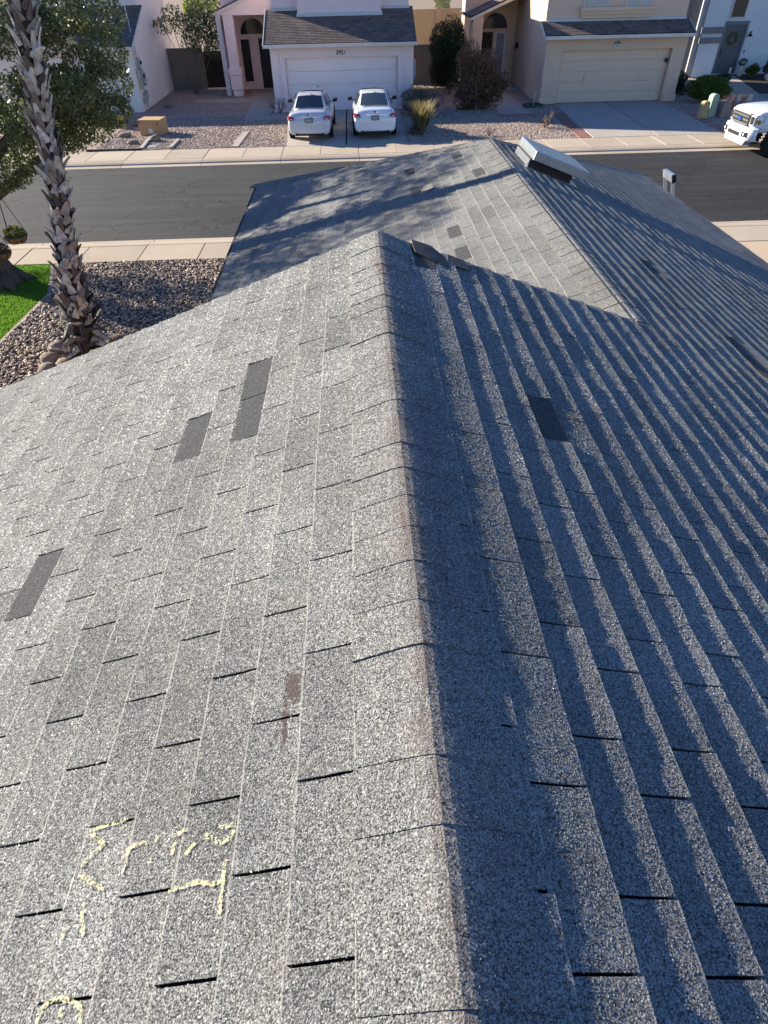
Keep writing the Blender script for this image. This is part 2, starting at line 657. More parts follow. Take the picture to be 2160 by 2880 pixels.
M['garage_pink'] = pmat("pink_garage_door", (0.80, 0.69, 0.67), (0.77, 0.66, 0.64), 1, 0.6)
M['garage_tan'] = pmat("tan_garage_door", (0.66, 0.50, 0.365), (0.625, 0.475, 0.345), 1, 0.6)
M['wood_brown'] = pmat("dark_brown_wood", (0.055, 0.035, 0.025), (0.035, 0.022, 0.017), 5, 0.8, 0.3, 30)
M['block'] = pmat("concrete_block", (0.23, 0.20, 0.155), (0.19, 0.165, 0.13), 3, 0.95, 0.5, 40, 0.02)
M['block_lit'] = pmat("sunlit_tan_block", (0.42, 0.34, 0.20), (0.36, 0.29, 0.18), 3, 0.95, 0.5, 40, 0.02)  # brighter, warmer copy of the block colour, sunlight painted in
M['metal'] = pmat("galvanised_sheet", (0.56, 0.58, 0.60), (0.44, 0.46, 0.48), 9, 0.24, metal=0.85, spec=0.5)
M['alu'] = pmat("aluminium", (0.66, 0.67, 0.69), None, 12, 0.35, metal=0.9, spec=0.5)
M['black'] = pmat("black_plastic", (0.016, 0.016, 0.017), None, 6, 0.5)
M['rubber'] = pmat("tyre_rubber", (0.014, 0.014, 0.014), (0.022, 0.021, 0.02), 9, 0.85, 0.3, 60)
M['utility_grey'] = pmat("grey_utility_metal", (0.33, 0.345, 0.36), None, 4, 0.5)
M['utility_tan'] = pmat("tan_utility_metal", (0.46, 0.41, 0.31), None, 4, 0.6)

# ------------------------------------------------------------------ the house with the shingled roof
AL = 0.3493
CA, SA, TA = math.cos(AL), math.sin(AL), math.tan(AL)
R2X = 1.65                                  # second ridge, lower and to the side
R2Z = RIDGE_Z - R2X * TA
RAKE_Y = 3.58
HIP_Y = 9.0
W_R2 = R2X / CA
EAVE_HALF = 3.68
W_EAVE2 = EAVE_HALF / CA
W_EAVE1 = 3.95
EXPO, TABW = 0.127, 0.3048
BACK_Y = -2.4

house = empty("house", (1.6, 6.0, 0), "single storey house under a grey shingle roof with two ridges", "house")

nL, nR = Vector((-SA, 0, CA)), Vector((SA, 0, CA))
dL, dR = Vector((-CA, 0, -SA)), Vector((CA, 0, -SA))
dH, nH = Vector((0, CA, -SA)), Vector((0, SA, CA))
UY, UX = Vector((0, 1, 0)), Vector((1, 0, 0))
O1 = Vector((0, 0, RIDGE_Z))
O2 = Vector((R2X, 0, R2Z))
OH = Vector((R2X, HIP_Y, R2Z))
F_L1, F_R, F_L2, F_H = (O1, UY, dL, nL), (O1, UY, dR, nR), (O2, UY, dL, nL), (OH, UX, dH, nH)

dk = MB()


def slab(frame, pts, n_top=-0.003, th=0.035):
    O, U, D, N = frame
    dk.prism([O + U * u + D * w + N * n_top for u, w in pts], N * -th)


slab(F_L1, [(BACK_Y, 0.0), (RAKE_Y, 0.0), (RAKE_Y, W_EAVE1), (BACK_Y, W_EAVE1)], -0.018)
yh = lambda w: HIP_Y + (w - W_R2) * CA
W_EAVE_R = W_R2 + W_EAVE2
slab(F_R, [(BACK_Y, 0.0), (RAKE_Y, 0.0), (RAKE_Y, W_R2), (HIP_Y, W_R2), (yh(W_EAVE_R), W_EAVE_R), (BACK_Y, W_EAVE_R)], -0.018)
slab(F_L2, [(3.0, 0.0), (HIP_Y, 0.0), (HIP_Y + W_EAVE2 * CA, W_EAVE2), (3.0, W_EAVE2)], -0.018)
slab(F_H, [(0.0, 0.0), (EAVE_HALF, W_EAVE2), (-EAVE_HALF, W_EAVE2)], -0.018)
roof = obj("roof", dk, M['deck'], house)

wl = MB()
EZ = R2Z - EAVE_HALF * TA
wl.box(R2X - EAVE_HALF + 0.45, R2X + EAVE_HALF - 0.45, -2.2, HIP_Y + EAVE_HALF - 0.5, 0.0, EZ + 0.05)
wl.box(-W_EAVE1 * CA + 0.45, -1.57, -2.2, RAKE_Y - 0.35, 0.0, RIDGE_Z - W_EAVE1 * SA + 0.08)
obj("wall", wl, M['stucco_tan'], house)
gw = MB()
gw.prism([(-W_EAVE1 * CA + 0.45, RAKE_Y - 0.35, 2.4), (R2X + 1.2, RAKE_Y - 0.35, 2.4), (R2X + 1.2, RAKE_Y - 0.35, RIDGE_Z - (R2X + 1.2) * TA - 0.08),
          (0, RAKE_Y - 0.35, RIDGE_Z - 0.08), (-W_EAVE1 * CA + 0.45, RAKE_Y - 0.35, RIDGE_Z - (W_EAVE1 * CA - 0.45) * TA - 0.08)], (0, -0.15, 0))
obj("gable_wall", gw, M['stucco_tan'], house)
fb = MB()
fb.obox(O1 + UY * (RAKE_Y + 0.005) + dL * (W_EAVE1 / 2) - nL * 0.13, UY * 0.018, dL * (W_EAVE1 / 2 - 0.005), nL * 0.075)
fb.obox(O1 + UY * (RAKE_Y + 0.005) + dR * (W_R2 / 2) - nR * 0.13, UY * 0.018, dR * (W_R2 / 2 - 0.01), nR * 0.075)
obj("rake_board", fb, M['trim_white'], house)
for sx in (-1, 1):
    eb = MB()
    ex = R2X + sx * (EAVE_HALF - 0.03)
    eb.box(ex - 0.018, ex + 0.018, 3.1 if sx < 0 else BACK_Y, HIP_Y + EAVE_HALF - 0.06, EZ - 0.17, EZ - 0.035)
    obj("fascia_board", eb, M['trim_white'], house)
eb = MB()
eb.box(R2X - EAVE_HALF + 0.02, R2X + EAVE_HALF - 0.02, HIP_Y + EAVE_HALF - 0.048, HIP_Y + EAVE_HALF - 0.012, EZ - 0.17, EZ - 0.035)
eb.box(-W_EAVE1 * CA + 0.02, -W_EAVE1 * CA + 0.056, BACK_Y, RAKE_Y, RIDGE_Z - W_EAVE1 * SA - 0.17, RIDGE_Z - W_EAVE1 * SA - 0.035)
obj("fascia_board", eb, M['trim_white'], house)

# tabs that have lost their granules or blown off: (plane, u, w) points inside the tab
BALD = {'L1': [(2.08, 0.888), (2.17, 0.62), (2.45, 0.62), (1.60, 1.42), (1.45, 1.42)],
        'R': [(1.93, 0.66), (5.22, 2.60), (3.5, 0.26), (3.40, 2.66), (3.70, 2.66)],
        'L2': [(9.05, 1.077), (7.86, 0.398), (6.43, 0.807), (5.62, 0.822), (8.12, 1.067), (9.06, 0.458)]}
trnd = random.Random(3)
tabs = []


def lay(key, frame, ulim, wstart, wmax, ph):
    k = 0
    w1 = wstart
    while w1 < wmax + 0.001:
        w0 = w1 - EXPO
        wm = (w0 + w1) / 2
        ua, ub = ulim(wm)
        off = ph[k % 2]
        u = off + math.floor((ua - off) / TABW) * TABW
        runtone = 0
        n = 0
        while u < ub:
            a, b = max(u + 0.003, ua), min(u + TABW - 0.003, ub)
            if b - a > 0.02 and w1 > 0.05:
                tone = trnd.gauss(0, 0.05)
                if n % 3 == 0:
                    runtone = trnd.gauss(0, 0.05)
                tone = max(-0.28, min(0.28, tone + runtone))
                n0, n1 = 0.0008, 0.0064 + trnd.uniform(-0.0012, 0.0014)
                if key == 'R':
                    n1 += 0.0004 + 0.0034 * min(1.0, wm / 1.4) + (trnd.uniform(0, 0.003) if wm < 0.9 else 0)
                if k == 0:
                    n1 = 0.0016
                for bu, bw in BALD.get(key, []):
                    if a <= bu <= b and w0 <= bw <= w1:
                        tone, n1 = -1.0, 0.0016
                tabs.append((quad_area_px(frame, a, b, w0, w1), frame, a, b, max(w0 - 0.012, 0.03), w1, n0, n1, tone))
            u += TABW
            n += 1
        k += 1
        w1 += EXPO


lay('L1', F_L1, lambda w: (BACK_Y + 1.2, RAKE_Y + 0.012), 0.1665, W_EAVE1, (0.3918, 0.2393))
lay('R', F_R, lambda w: (BACK_Y + 1.2, RAKE_Y + 0.012 if w < W_R2 else yh(w)), 0.1962, W_EAVE_R, (0.3183, 0.2038))
lay('L2', F_L2, lambda w: (3.2, HIP_Y + w * CA), 0.15, W_EAVE2, (0.10, 0.2524))
lay('H', F_H, lambda w: (-w * CA, w * CA), 0.15, W_EAVE2, (0.10, 0.2524))
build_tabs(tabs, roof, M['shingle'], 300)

crnd = random.Random(9)


def main_wear(ax, r):
    if ax < 0.02:
        return 0.95
    if ax < 0.06:
        return 0.62
    return r.uniform(-0.1, 0.1)


def add_caps(A, B, dirs, wid, phase, tf, slope=0.364):
    for vs_, fs_, ts_ in cap_geo(A, B, dirs, wid, EXPO, phase, 0.0055, 8, crnd, 0.014, tf, slope):
        mb = MB()
        mb.add(vs_, fs_, 0, ts_)
        obj("ridge_cap", mb, M['shingle'], roof, smooth=False)


add_caps(O1 + UY * -0.4, O1 + UY * (RAKE_Y + 0.012), ((dL, nL), (dR, nR)), 0.162, 0.05, main_wear)
add_caps(O2 + UY * 3.60, O2 + UY * HIP_Y, ((dL, nL), (dR, nR)), 0.16, 0.03, lambda a, r: (0.45 if a < 0.03 else r.uniform(-0.12, 0.12)))
for sx, (dd, nn) in ((-1, (dL, nL)), (1, (dR, nR))):
    A = Vector((R2X, HIP_Y, R2Z))
    B = Vector((R2X + sx * EAVE_HALF, HIP_Y + EAVE_HALF, EZ))
    T = (B - A).normalized()
    d1 = T.cross(nn)
    d1 = d1 if d1.z < 0 else -d1
    d2 = T.cross(nH)
    d2 = d2 if d2.z < 0 else -d2
    add_caps(B, A, ((d1, nn), (d2, nH)), 0.15, 0.0, lambda a, r: r.uniform(-0.15, 0.15), 0.25)

t = NT("mineral_granule")
M['granule'] = t.done(t.mix(1.0, t.ramp(t.math('MULTIPLY_ADD', t.attr(), 0.5, 0.5), [(0.0, (0.035, 0.035, 0.036)), (0.3, (0.14, 0.14, 0.134)), (0.55, (0.33, 0.33, 0.314)), (1.0, (0.54, 0.54, 0.52))]),
                            t.ramp(t.noise(1.7, 5, 0.65), [(0.3, 0.74), (0.7, 1.12)]), 'MULTIPLY'), 0.85, 0.15)
scatter_granules(roof, M['granule'])

# chalk strokes on the lit slope (points given along / down the slope)
t = NT("yellow_chalk")
tr = t.n("ShaderNodeBsdfTransparent")
ms = t.n("ShaderNodeMixShader")
gate = t.ramp(t.math('MULTIPLY_ADD', t.noise(190, 2, 0.55), 0.6, t.math('MULTIPLY', t.noise(60, 3, 0.6), 0.4)), [(0.43, 0.0), (0.56, 0.85)])
t.l(gate, ms.inputs[0])
t.l(tr.outputs[0], ms.inputs[1])
t.done((0.52, 0.49, 0.30), 0.95, 0.1)
t.l(t.b.outputs[0], ms.inputs[2])
t.l(ms.outputs[0], t.out.inputs["Surface"])
M['chalk'] = t.mat
CHALK = [[([(0.548, 0.697), (0.542, 0.727), (0.54, 0.758), (0.537, 0.79)], 0.0045), ([(0.53, 0.785), (0.515, 0.762), (0.501, 0.739), (0.493, 0.758), (0.48, 0.773), (0.465, 0.786)], 0.0045), ([(0.45, 0.784), (0.433, 0.755), (0.413, 0.711)], 0.0045)], [([(0.495, 0.608), (0.484, 0.612)], 0.0045), ([(0.486, 0.63), (0.485, 0.653), (0.483, 0.669), (0.467, 0.67), (0.444, 0.672), (0.435, 0.674)], 0.0045), ([(0.457, 0.615), (0.445, 0.614)], 0.0045)], [([(0.495, 0.532), (0.492, 0.559), (0.487, 0.577)], 0.0045), ([(0.466, 0.51), (0.455, 0.522), (0.445, 0.528)], 0.0045), ([(0.476, 0.563), (0.453, 0.563)], 0.0045)], [([(0.49, 0.421), (0.487, 0.439), (0.487, 0.461)], 0.0045), ([(0.476, 0.425), (0.463, 0.432), (0.456, 0.452), (0.468, 0.471), (0.479, 0.491)], 0.0045)], [([(0.425, 0.437), (0.398, 0.436), (0.377, 0.435), (0.359, 0.435), (0.342, 0.436), (0.331, 0.427)], 0.0045), ([(0.387, 0.555), (0.389, 0.528), (0.394, 0.491), (0.386, 0.459), (0.388, 0.436)], 0.0045)], [([(0.395, 0.753), (0.371, 0.748), (0.338, 0.732)], 0.0045), ([(0.359, 0.776), (0.344, 0.779), (0.332, 0.781)], 0.0045)], [([(0.207, 0.781), (0.231, 0.779), (0.241, 0.767), (0.243, 0.744), (0.236, 0.717), (0.225, 0.694), (0.199, 0.686)], 0.0045), ([(0.228, 0.736), (0.203, 0.733)], 0.0045)]]


def surf_n(w):
    k = ((w - 0.1665) % EXPO) / EXPO
    return 0.0008 + 0.006 * k ** 2.3


for strokes in CHALK:
    mb = MB()
    for st, wd in strokes:
        pts = []
        for i in range(len(st) - 1):
            for q in range(6):
                f = q / 6
                pts.append((st[i][0] * (1 - f) + st[i + 1][0] * f, st[i][1] * (1 - f) + st[i + 1][1] * f))
        pts.append(st[-1])
        vs_, fs_ = [], []
        for i, (u, w) in enumerate(pts):
            a, b = pts[max(i - 1, 0)], pts[min(i + 1, len(pts) - 1)]
            d = Vector((b[0] - a[0], b[1] - a[1])).normalized()
            ww = 0.0044 * crnd.uniform(0.7, 1.25)
            for sgn in (-1, 1):
                uu, w2 = u - d.y * ww * sgn, w + d.x * ww * sgn
                vs_.append(O1 + UY * uu + dL * w2 + nL * (surf_n(w2) + 0.0042))
        for i in range(len(pts) - 1):
            fs_.append((2 * i, 2 * i + 1, 2 * i + 3, 2 * i + 2))
        mb.add(vs_, fs_)
    obj("chalk_mark", mb, M['chalk'], house)

# ------------------------------------------------------------------ things on the roof


def rp(frame, u, w, n):
    O, U, D, N = frame
    return O + U * u + D * w + N * n


def rbox(mb, frame, u0, u1, w0, w1, n0, n1, m=0):
    O, U, D, N = frame
    mb.obox(rp(frame, (u0 + u1) / 2, (w0 + w1) / 2, (n0 + n1) / 2), U * ((u1 - u0) / 2), D * ((w1 - w0) / 2), N * ((n1 - n0) / 2), m)


vent = empty("roof_vent", rp(F_R, 8.3, 2.4, 0), "boxy galvanised metal vent hood beside the far ridge", "roof vent")
mb = MB()
rbox(mb, F_R, 7.94, 8.62, 2.03, 2.60, -0.005, 0.10)
obj("curb", mb, M['wood_brown'], vent)
mb = MB()
rbox(mb, F_R, 7.89, 8.70, 2.045, 2.76, 0.095, 0.195)
obj("lid", mb, M['metal'], vent, bevel=0.006)
mb = MB()
rbox(mb, F_R, 7.84, 7.939, 1.98, 2.68, 0.006, 0.012)
rbox(mb, F_R, 7.94, 8.62, 2.601, 2.70, 0.006, 0.012)
rbox(mb, F_R, 7.935, 8.625, 2.022, 2.029, 0.0, 0.085)
obj("flashing", mb, M['metal'], vent)

# ladder against the eave: telescopic, its upper rungs collapsed together
ld = empty("ladder", (6.15, 11.5, 0), "aluminium telescopic ladder leaning on the street side eave", "ladder")
LB, LT = Vector((6.15, 0, 0.0)), Vector((5.33, 0, 2.80))
ldir = (LT - LB).normalized()
lper = Vector((ldir.z, 0, -ldir.x))
for y0 in (11.38, 11.72):
    mb = MB()
    mb.obox((LB + LT) / 2 + UY * y0, ldir * ((LT - LB).length / 2), UY * 0.02, lper * 0.024)
    obj("rail", mb, M['alu'], ld, bevel=0.006)
for i in range(7):
    mb = MB()
    p = LB + ldir * (0.3 + i * 0.30)
    mb.obox(p + UY * 11.55, ldir * 0.016, UY * 0.149, lper * 0.03)
    obj("rung", mb, M['alu'], ld, bevel=0.004)
for i in range(4):
    mb = MB()
    p = LT - ldir * (0.015 + i * 0.033)
    mb.obox(p + UY * 11.55, ldir * 0.012, UY * 0.20, lper * 0.032)
    obj("rung", mb, M['alu'], ld, bevel=0.004)
for i in range(4):
    mb = MB()
    p = LT - ldir * (0.015 + i * 0.033)
    mb.obox(p + UY * 11.33, ldir * 0.0145, UY * 0.018, lper * 0.034)
    obj("clip", mb, M['black'], ld)


def flap(name, frame, pts, lift, label, colr, th=0.004):
    """a bent, torn piece of shingle: pts = outline (u,w); lift(u,w) height"""
    cu = sum(p[0] for p in pts) / len(pts)
    cw = sum(p[1] for p in pts) / len(pts)
    out = []
    for i in range(len(pts)):
        a, b = pts[i], pts[(i + 1) % len(pts)]
        out += [a, ((a[0] + b[0]) / 2 + crnd.uniform(-.006, .006), (a[1] + b[1]) / 2 + crnd.uniform(-.006, .006))]
    n = len(out)
    vs_, fs_ = [], []
    for (sc, dz) in ((1, 0), (0.5, 0), (1, -th), (0.5, -th)):
        for u, w in out:
            uu, ww = cu + (u - cu) * sc, cw + (w - cw) * sc
            vs_.append(rp(frame, uu, ww, lift(uu, ww) + dz))
    for i in range(n):
        j = (i + 1) % n
        fs_ += [(i, j, n + j, n + i), (2 * n + j, 2 * n + i, 3 * n + i, 3 * n + j), (j, i, 2 * n + i, 2 * n + j)]
    fs_ += [tuple(range(n, 2 * n)), tuple(range(4 * n - 1, 3 * n - 1, -1))]
    mb = MB()
    mb.add(vs_, fs_)
    return obj(name, mb, colr, label=label, cat="shingle piece")


M['torn'] = pmat("bare_brown_asphalt", (0.065, 0.045, 0.04), (0.03, 0.023, 0.022), 30, 0.7, 0.5, 160, 0.004, spec=0.4)
flap("torn_shingle", F_R, [(3.60, 0.20), (3.61, 0.32), (3.52, 0.40), (3.38, 0.41), (3.39, 0.30), (3.43, 0.21)],
     lambda u, w: 0.012 + 0.035 * max(0, u - 3.36) * 1.0 - 0.05 * max(0, w - .3), "torn brown shingle flap standing up at the gable end near the ridge", M['torn'])
flap("torn_shingle", F_R, [(3.58, 0.42), (3.57, 0.53), (3.43, 0.54), (3.44, 0.43)],
     lambda u, w: 0.011 + 0.02 * max(0, u - 3.4), "flat dark shingle scrap just below the standing torn flap", M['torn'])
flap("torn_shingle", F_R, [(3.50, 2.58), (3.34, 2.60), (3.16, 2.68), (3.20, 2.78), (3.38, 2.70)],
     lambda u, w: 0.012 + 0.05 * max(0, w - 2.6), "curled brown shingle lifted off the shaded slope at the picture's edge", M['torn'])
M['debris'] = pmat("pale_tan_debris", (0.40, 0.35, 0.27), (0.30, 0.25, 0.19), 30, 0.9, 0.6, 80)
flap("shingle_scrap", F_L2, [(7.98, 0.88), (8.16, 0.9), (8.2, 0.99), (8.06, 1.03), (7.94, 0.97)],
     lambda u, w: 0.012 + 0.02 * abs(u - 8.06), "small tan scrap lying on the far sunlit slope", M['debris'])

# ------------------------------------------------------------------ ground, road, pavements
RZ = -0.10                                   # road level
t = NT("desert_soil")
M['soil'] = t.done(t.mix(t.ramp(t.noise(0.8, 6, 0.7), [(0.3, 0.0), (0.7, 1.0)]), (0.30, 0.23, 0.17), (0.22, 0.17, 0.13)), 0.95, 0.1)
mb = MB()
mb.add([(-900, -900, -0.16), (900, -900, -0.16), (900, 900, -0.16), (-900, 900, -0.16)], [(0, 1, 2, 3)])
obj("ground", mb, M['soil'], kind="structure", label="bare desert ground under the whole street")

t = NT("worn_asphalt")
agg = t.math('MULTIPLY_ADD', t.noise(26, 4, 0.75), 0.5, t.math('MULTIPLY', t.noise(120, 2, 0.6), 0.5))
base = t.ramp(agg, [(0.38, (0.010, 0.010, 0.011)), (0.5, (0.021, 0.021, 0.022)), (0.62, (0.046, 0.046, 0.045))])
streak = t.noise(1.0, 6, 0.7, t.pos((0.12, 2.2, 1)))
base = t.mix(1.0, base, t.ramp(streak, [(0.3, 0.62), (0.5, 1.0), (0.7, 1.5)]), 'MULTIPLY')
patch = t.noise(0.35, 5, 0.6)
base = t.mix(1.0, base, t.ramp(patch, [(0.3, 0.85), (0.7, 1.18)]), 'MULTIPLY')
scr = t.noise(3.0, 8, 0.8, t.pos((0.06, 3.0, 1)), 0.3)
base = t.mix(t.ramp(scr, [(0.655, 0.0), (0.70, 0.25)]), base, (0.20, 0.195, 0.185))
wv = t.n("ShaderNodeVectorMath", operation='ADD')
nz = t.n("ShaderNodeTexNoise")
nz.inputs["Scale"].default_value = 1.6
nz.inputs["Detail"].default_value = 6
t.l(t.pos(), nz.inputs["Vector"])
ns_ = t.n("ShaderNodeVectorMath", operation='SCALE')
t.l(nz.outputs["Color"], ns_.inputs[0])
ns_.inputs["Scale"].default_value = 1.3
t.l(t.pos((0.55, 1.0, 1.0)), wv.inputs[0])
t.l(ns_.outputs[0], wv.inputs[1])
crk = t.voro(0.42, 'DISTANCE_TO_EDGE', wv.outputs[0])
keep = t.ramp(t.noise(0.45, 3, 0.5), [(0.38, 0.0), (0.5, 1.0)])
cm = t.math('MULTIPLY', t.ramp(crk, [(0.006, 0.95), (0.018, 0.0)]), keep)
base = t.mix(cm, base, (0.012, 0.012, 0.012))
h = t.math('SUBTRACT', t.math('MULTIPLY', agg, 0.4), cm)
t.bump(h, 0.5, 0.012)
M['asphalt'] = t.done(base, 0.88, 0.25)
FAR_C, NEAR_C = 26.72, 17.72                 # kerb feet on the two sides of the road
mb = MB()
mb.add([(-120, NEAR_C - 0.1, RZ), (120, NEAR_C - 0.1, RZ), (120, FAR_C + 0.1, RZ), (-120, FAR_C + 0.1, RZ)], [(0, 1, 2, 3)])
obj("road", mb, M['asphalt'], kind="structure", label="dark worn asphalt street with fine cracks")


def concrete(name, c1, c2):
    t = NT(name)
    c = t.mix(t.ramp(t.noise(0.9, 6, 0.65), [(0.3, 0.0), (0.7, 1.0)]), c1, c2)
    c = t.mix(t.ramp(t.noise(60, 3, 0.7), [(0.45, 0.0), (0.7, 0.25)]), c, tuple(x * 0.6 for x in c1))
    st = t.noise(2.2, 5, 0.75)
    c = t.mix(t.ramp(st, [(0.60, 0.0), (0.78, 0.35)]), c, tuple(x * 0.62 for x in c1))
    f = t.math('MULTIPLY_ADD', t.rand(), 0.16, 0.92)
    cc = t.n("ShaderNodeCombineXYZ")
    for i in range(3):
        t.l(f, cc.inputs[i])
    c = t.mix(1.0, c, cc.outputs[0], 'MULTIPLY')
    t.bump(t.noise(90, 3, 0.6), 0.25, 0.004)
    return t.done(c, 0.9, 0.2)


M['walk'] = concrete("pavement_concrete", (0.42, 0.345, 0.26), (0.36, 0.295, 0.225))
M['drive'] = concrete("driveway_concrete", (0.40, 0.35, 0.30), (0.34, 0.30, 0.26))
M['drive_near'] = concrete("pale_driveway_concrete", (0.45, 0.35, 0.24), (0.40, 0.31, 0.215))
M['joint'] = pmat("joint_dirt", (0.075, 0.06, 0.045), None, 8, 0.95)
M['joint_light'] = pmat("joint_filler", (0.50, 0.46, 0.38), None, 8, 0.9)


def kerb_profile(side, foot):
    # rolled kerb rising from the road at `foot`, away from the road
    s = 1 if side == 'far' else -1
    return [(foot - s * 0.30, RZ + 0.004), (foot, RZ + 0.012), (foot + s * 0.05, RZ + 0.05), (foot + s * 0.16, -0.02), (foot + s * 0.30, -0.002),
            (foot + s * 0.42, 0.0), (foot + s * 0.42, -0.15), (foot - s * 0.30, -0.15)]


def kerb_run(parent, side, foot, x0, x1, seg, phase):
    prof = kerb_profile(side, foot)
    x = x0 + phase
    while x < x1:
        mb = MB()
        mb.prism([(x + 0.008, y, z) for y, z in prof], (seg - 0.016, 0, 0))
        obj("kerb", mb, M['walk'], parent)
        x += seg


def walk_run(parent, y0, y1, x0, x1, seg, phase):
    x = x0 + phase
    k = 0
    while x < x1:
        mb = MB()
        g = 0.012 if k % 2 == 0 else 0.006
        mb.box(x + g, x + seg - 0.006, y0, y1, -0.12, 0.0 + crnd.uniform(-0.004, 0.004))
        obj("paving_slab", mb, M['walk'], parent, bevel=0.012)
        x += seg
        k += 1


mb = MB()
mb.box(-60, 60, FAR_C + 0.20, FAR_C + 2.12, -0.18, -0.05)
sw_far = obj("far_pavement", mb, M['joint'], kind="structure", label="concrete pavement with rolled kerb on the far side of the street")
walk_run(sw_far, FAR_C + 0.45, FAR_C + 2.1, -21.4, 24, 1.53, 0.0)
kerb_run(sw_far, 'far', FAR_C, -21.4, 24, 3.06, 0.0)
mb = MB()
mb.box(-60, 60, NEAR_C - 1.62, NEAR_C - 0.20, -0.18, -0.05)
sw_near = obj("near_pavement", mb, M['joint'], kind="structure", label="concrete pavement along the near side of the street")
walk_run(sw_near, NEAR_C - 1.6, NEAR_C - 0.44, -15.3, 18, 1.55, 0.15)
kerb_run(sw_near, 'near', NEAR_C, -15.3, 18, 3.1, 0.15)

t = NT("pinkish_gravel")
gv = t.voro(16, 'F1', out="Color")
gd = t.voro(16, 'F1')
c = t.mix(t.n("ShaderNodeSeparateColor").outputs[0], (0.34, 0.25, 0.19), (0.22, 0.17, 0.14))
sp = t.n("ShaderNodeSeparateColor")
t.l(gv, sp.inputs[0])
c = t.ramp(sp.outputs[0], [(0.0, (0.20, 0.155, 0.13)), (0.5, (0.33, 0.25, 0.20)), (1.0, (0.46, 0.37, 0.31))])
c = t.mix(t.ramp(t.noise(0.6, 5, 0.7), [(0.4, 0.0), (0.7, 0.45)]), c, (0.22, 0.15, 0.10))
t.bump(t.math('MULTIPLY', gd, -1.0), 0.9, 0.03)
M['gravel'] = t.done(c, 0.95, 0.15)
M['stone_pink'] = pmat("gravel_stone", (0.40, 0.31, 0.25), (0.27, 0.21, 0.18), 9, 0.95, rnd=0.0)


def sheet(name, pts, z, mat, th=0.12, **kw):
    mb = MB()
    mb.prism([(x, y, z - th) for x, y in pts], (0, 0, th))
    return obj(name, mb, mat, **kw)


yard_y = FAR_C + 2.12
sheet("gravel_yard", [(-40, yard_y), (40, yard_y), (40, 70), (-40, 70)], -0.012, M['gravel'], kind="structure",
      label="pinkish gravel front yards across the street")
ICO = None


def ico_base():
    global ICO
    if ICO is None:
        p = (1 + 5 ** 0.5) / 2
        V = np.array([(-1, p, 0), (1, p, 0), (-1, -p, 0), (1, -p, 0), (0, -1, p), (0, 1, p), (0, -1, -p), (0, 1, -p), (p, 0, -1), (p, 0, 1), (-p, 0, -1), (-p, 0, 1)], float)
        V /= np.linalg.norm(V[0])
        F = np.array([(0, 11, 5), (0, 5, 1), (0, 1, 7), (0, 7, 10), (0, 10, 11), (1, 5, 9), (5, 11, 4), (11, 10, 2), (10, 7, 6), (7, 1, 8), (3, 9, 4), (3, 4, 2), (3, 2, 6), (3, 6, 8), (3, 8, 9), (4, 9, 5), (2, 4, 11), (6, 2, 10), (8, 6, 7), (9, 8, 1)])
        ICO = V, F
    return ICO


def stones(name, P, size, mat, flat=0.6, jitter=0.22, **kw):
    """scatter of low-poly stones: P (n,3) centres, size (n,)"""
    V, F = ico_base()
    n = len(P)
    ang = rng.uniform(0, 2 * np.pi, n)
    sx = size * rng.uniform(0.75, 1.35, n)
    sy = size * rng.uniform(0.7, 1.1, n)
    sz = size * flat * rng.uniform(0.7, 1.2, n)
    A = V[None] * (1 + rng.uniform(-jitter, jitter, (n, 12, 1)))
    X, Y, Z = A[..., 0] * sx[:, None], A[..., 1] * sy[:, None], A[..., 2] * sz[:, None]
    tl = rng.uniform(-0.4, 0.4, n)[:, None]
    Z2 = Z + X * tl
    c, s = np.cos(ang)[:, None], np.sin(ang)[:, None]
    W = np.stack([X * c - Y * s, X * s + Y * c, Z2], -1) + P[:, None]
    FF = (F[None] + (np.arange(n) * 12)[:, None, None]).reshape(-1, 3)
    tone = np.repeat(rng.uniform(-1, 1, n), 12)
    me = np_mesh(name, W.reshape(-1, 3), FF, mat, tone)
    o = link_mesh(name, me)
    return props(o, **kw)


def stone_mat(name, cols, rough=0.85):
    t = NT(name)
    v = t.math('MULTIPLY_ADD', t.attr(), 0.5, 0.5)
    stops = [(i / (len(cols) - 1), c) for i, c in enumerate(cols)]
    c = t.ramp(v, stops)
    c = t.mix(1.0, c, t.ramp(t.noise(40, 3, 0.6), [(0.3, 0.8), (0.7, 1.15)]), 'MULTIPLY')
    return t.done(c, rough, 0.25)


M['pebble_far'] = stone_mat("yard_stone_mix", [(0.20, 0.15, 0.13), (0.34, 0.26, 0.21), (0.42, 0.33, 0.27), (0.55, 0.47, 0.41)])
P = []
for (x0, x1, y0, y1, n) in ((-11.0, -3.0, 28.9, 36, 9500), (2.2, 9.2, 28.9, 36, 8500), (15.4, 18.0, 28.9, 36, 2400)):
    P.append(np.stack([rng.uniform(x0, x1, n), y0 + (y1 - y0) * rng.uniform(0, 1, n) ** 1.3, np.full(n, 0.0)], -1))
P = np.concatenate(P)
stones("yard_gravel_stones", P, rng.uniform(0.014, 0.034, len(P)), M['pebble_far'], 0.7, kind="stuff", label="loose pinkish gravel over the far front yards")

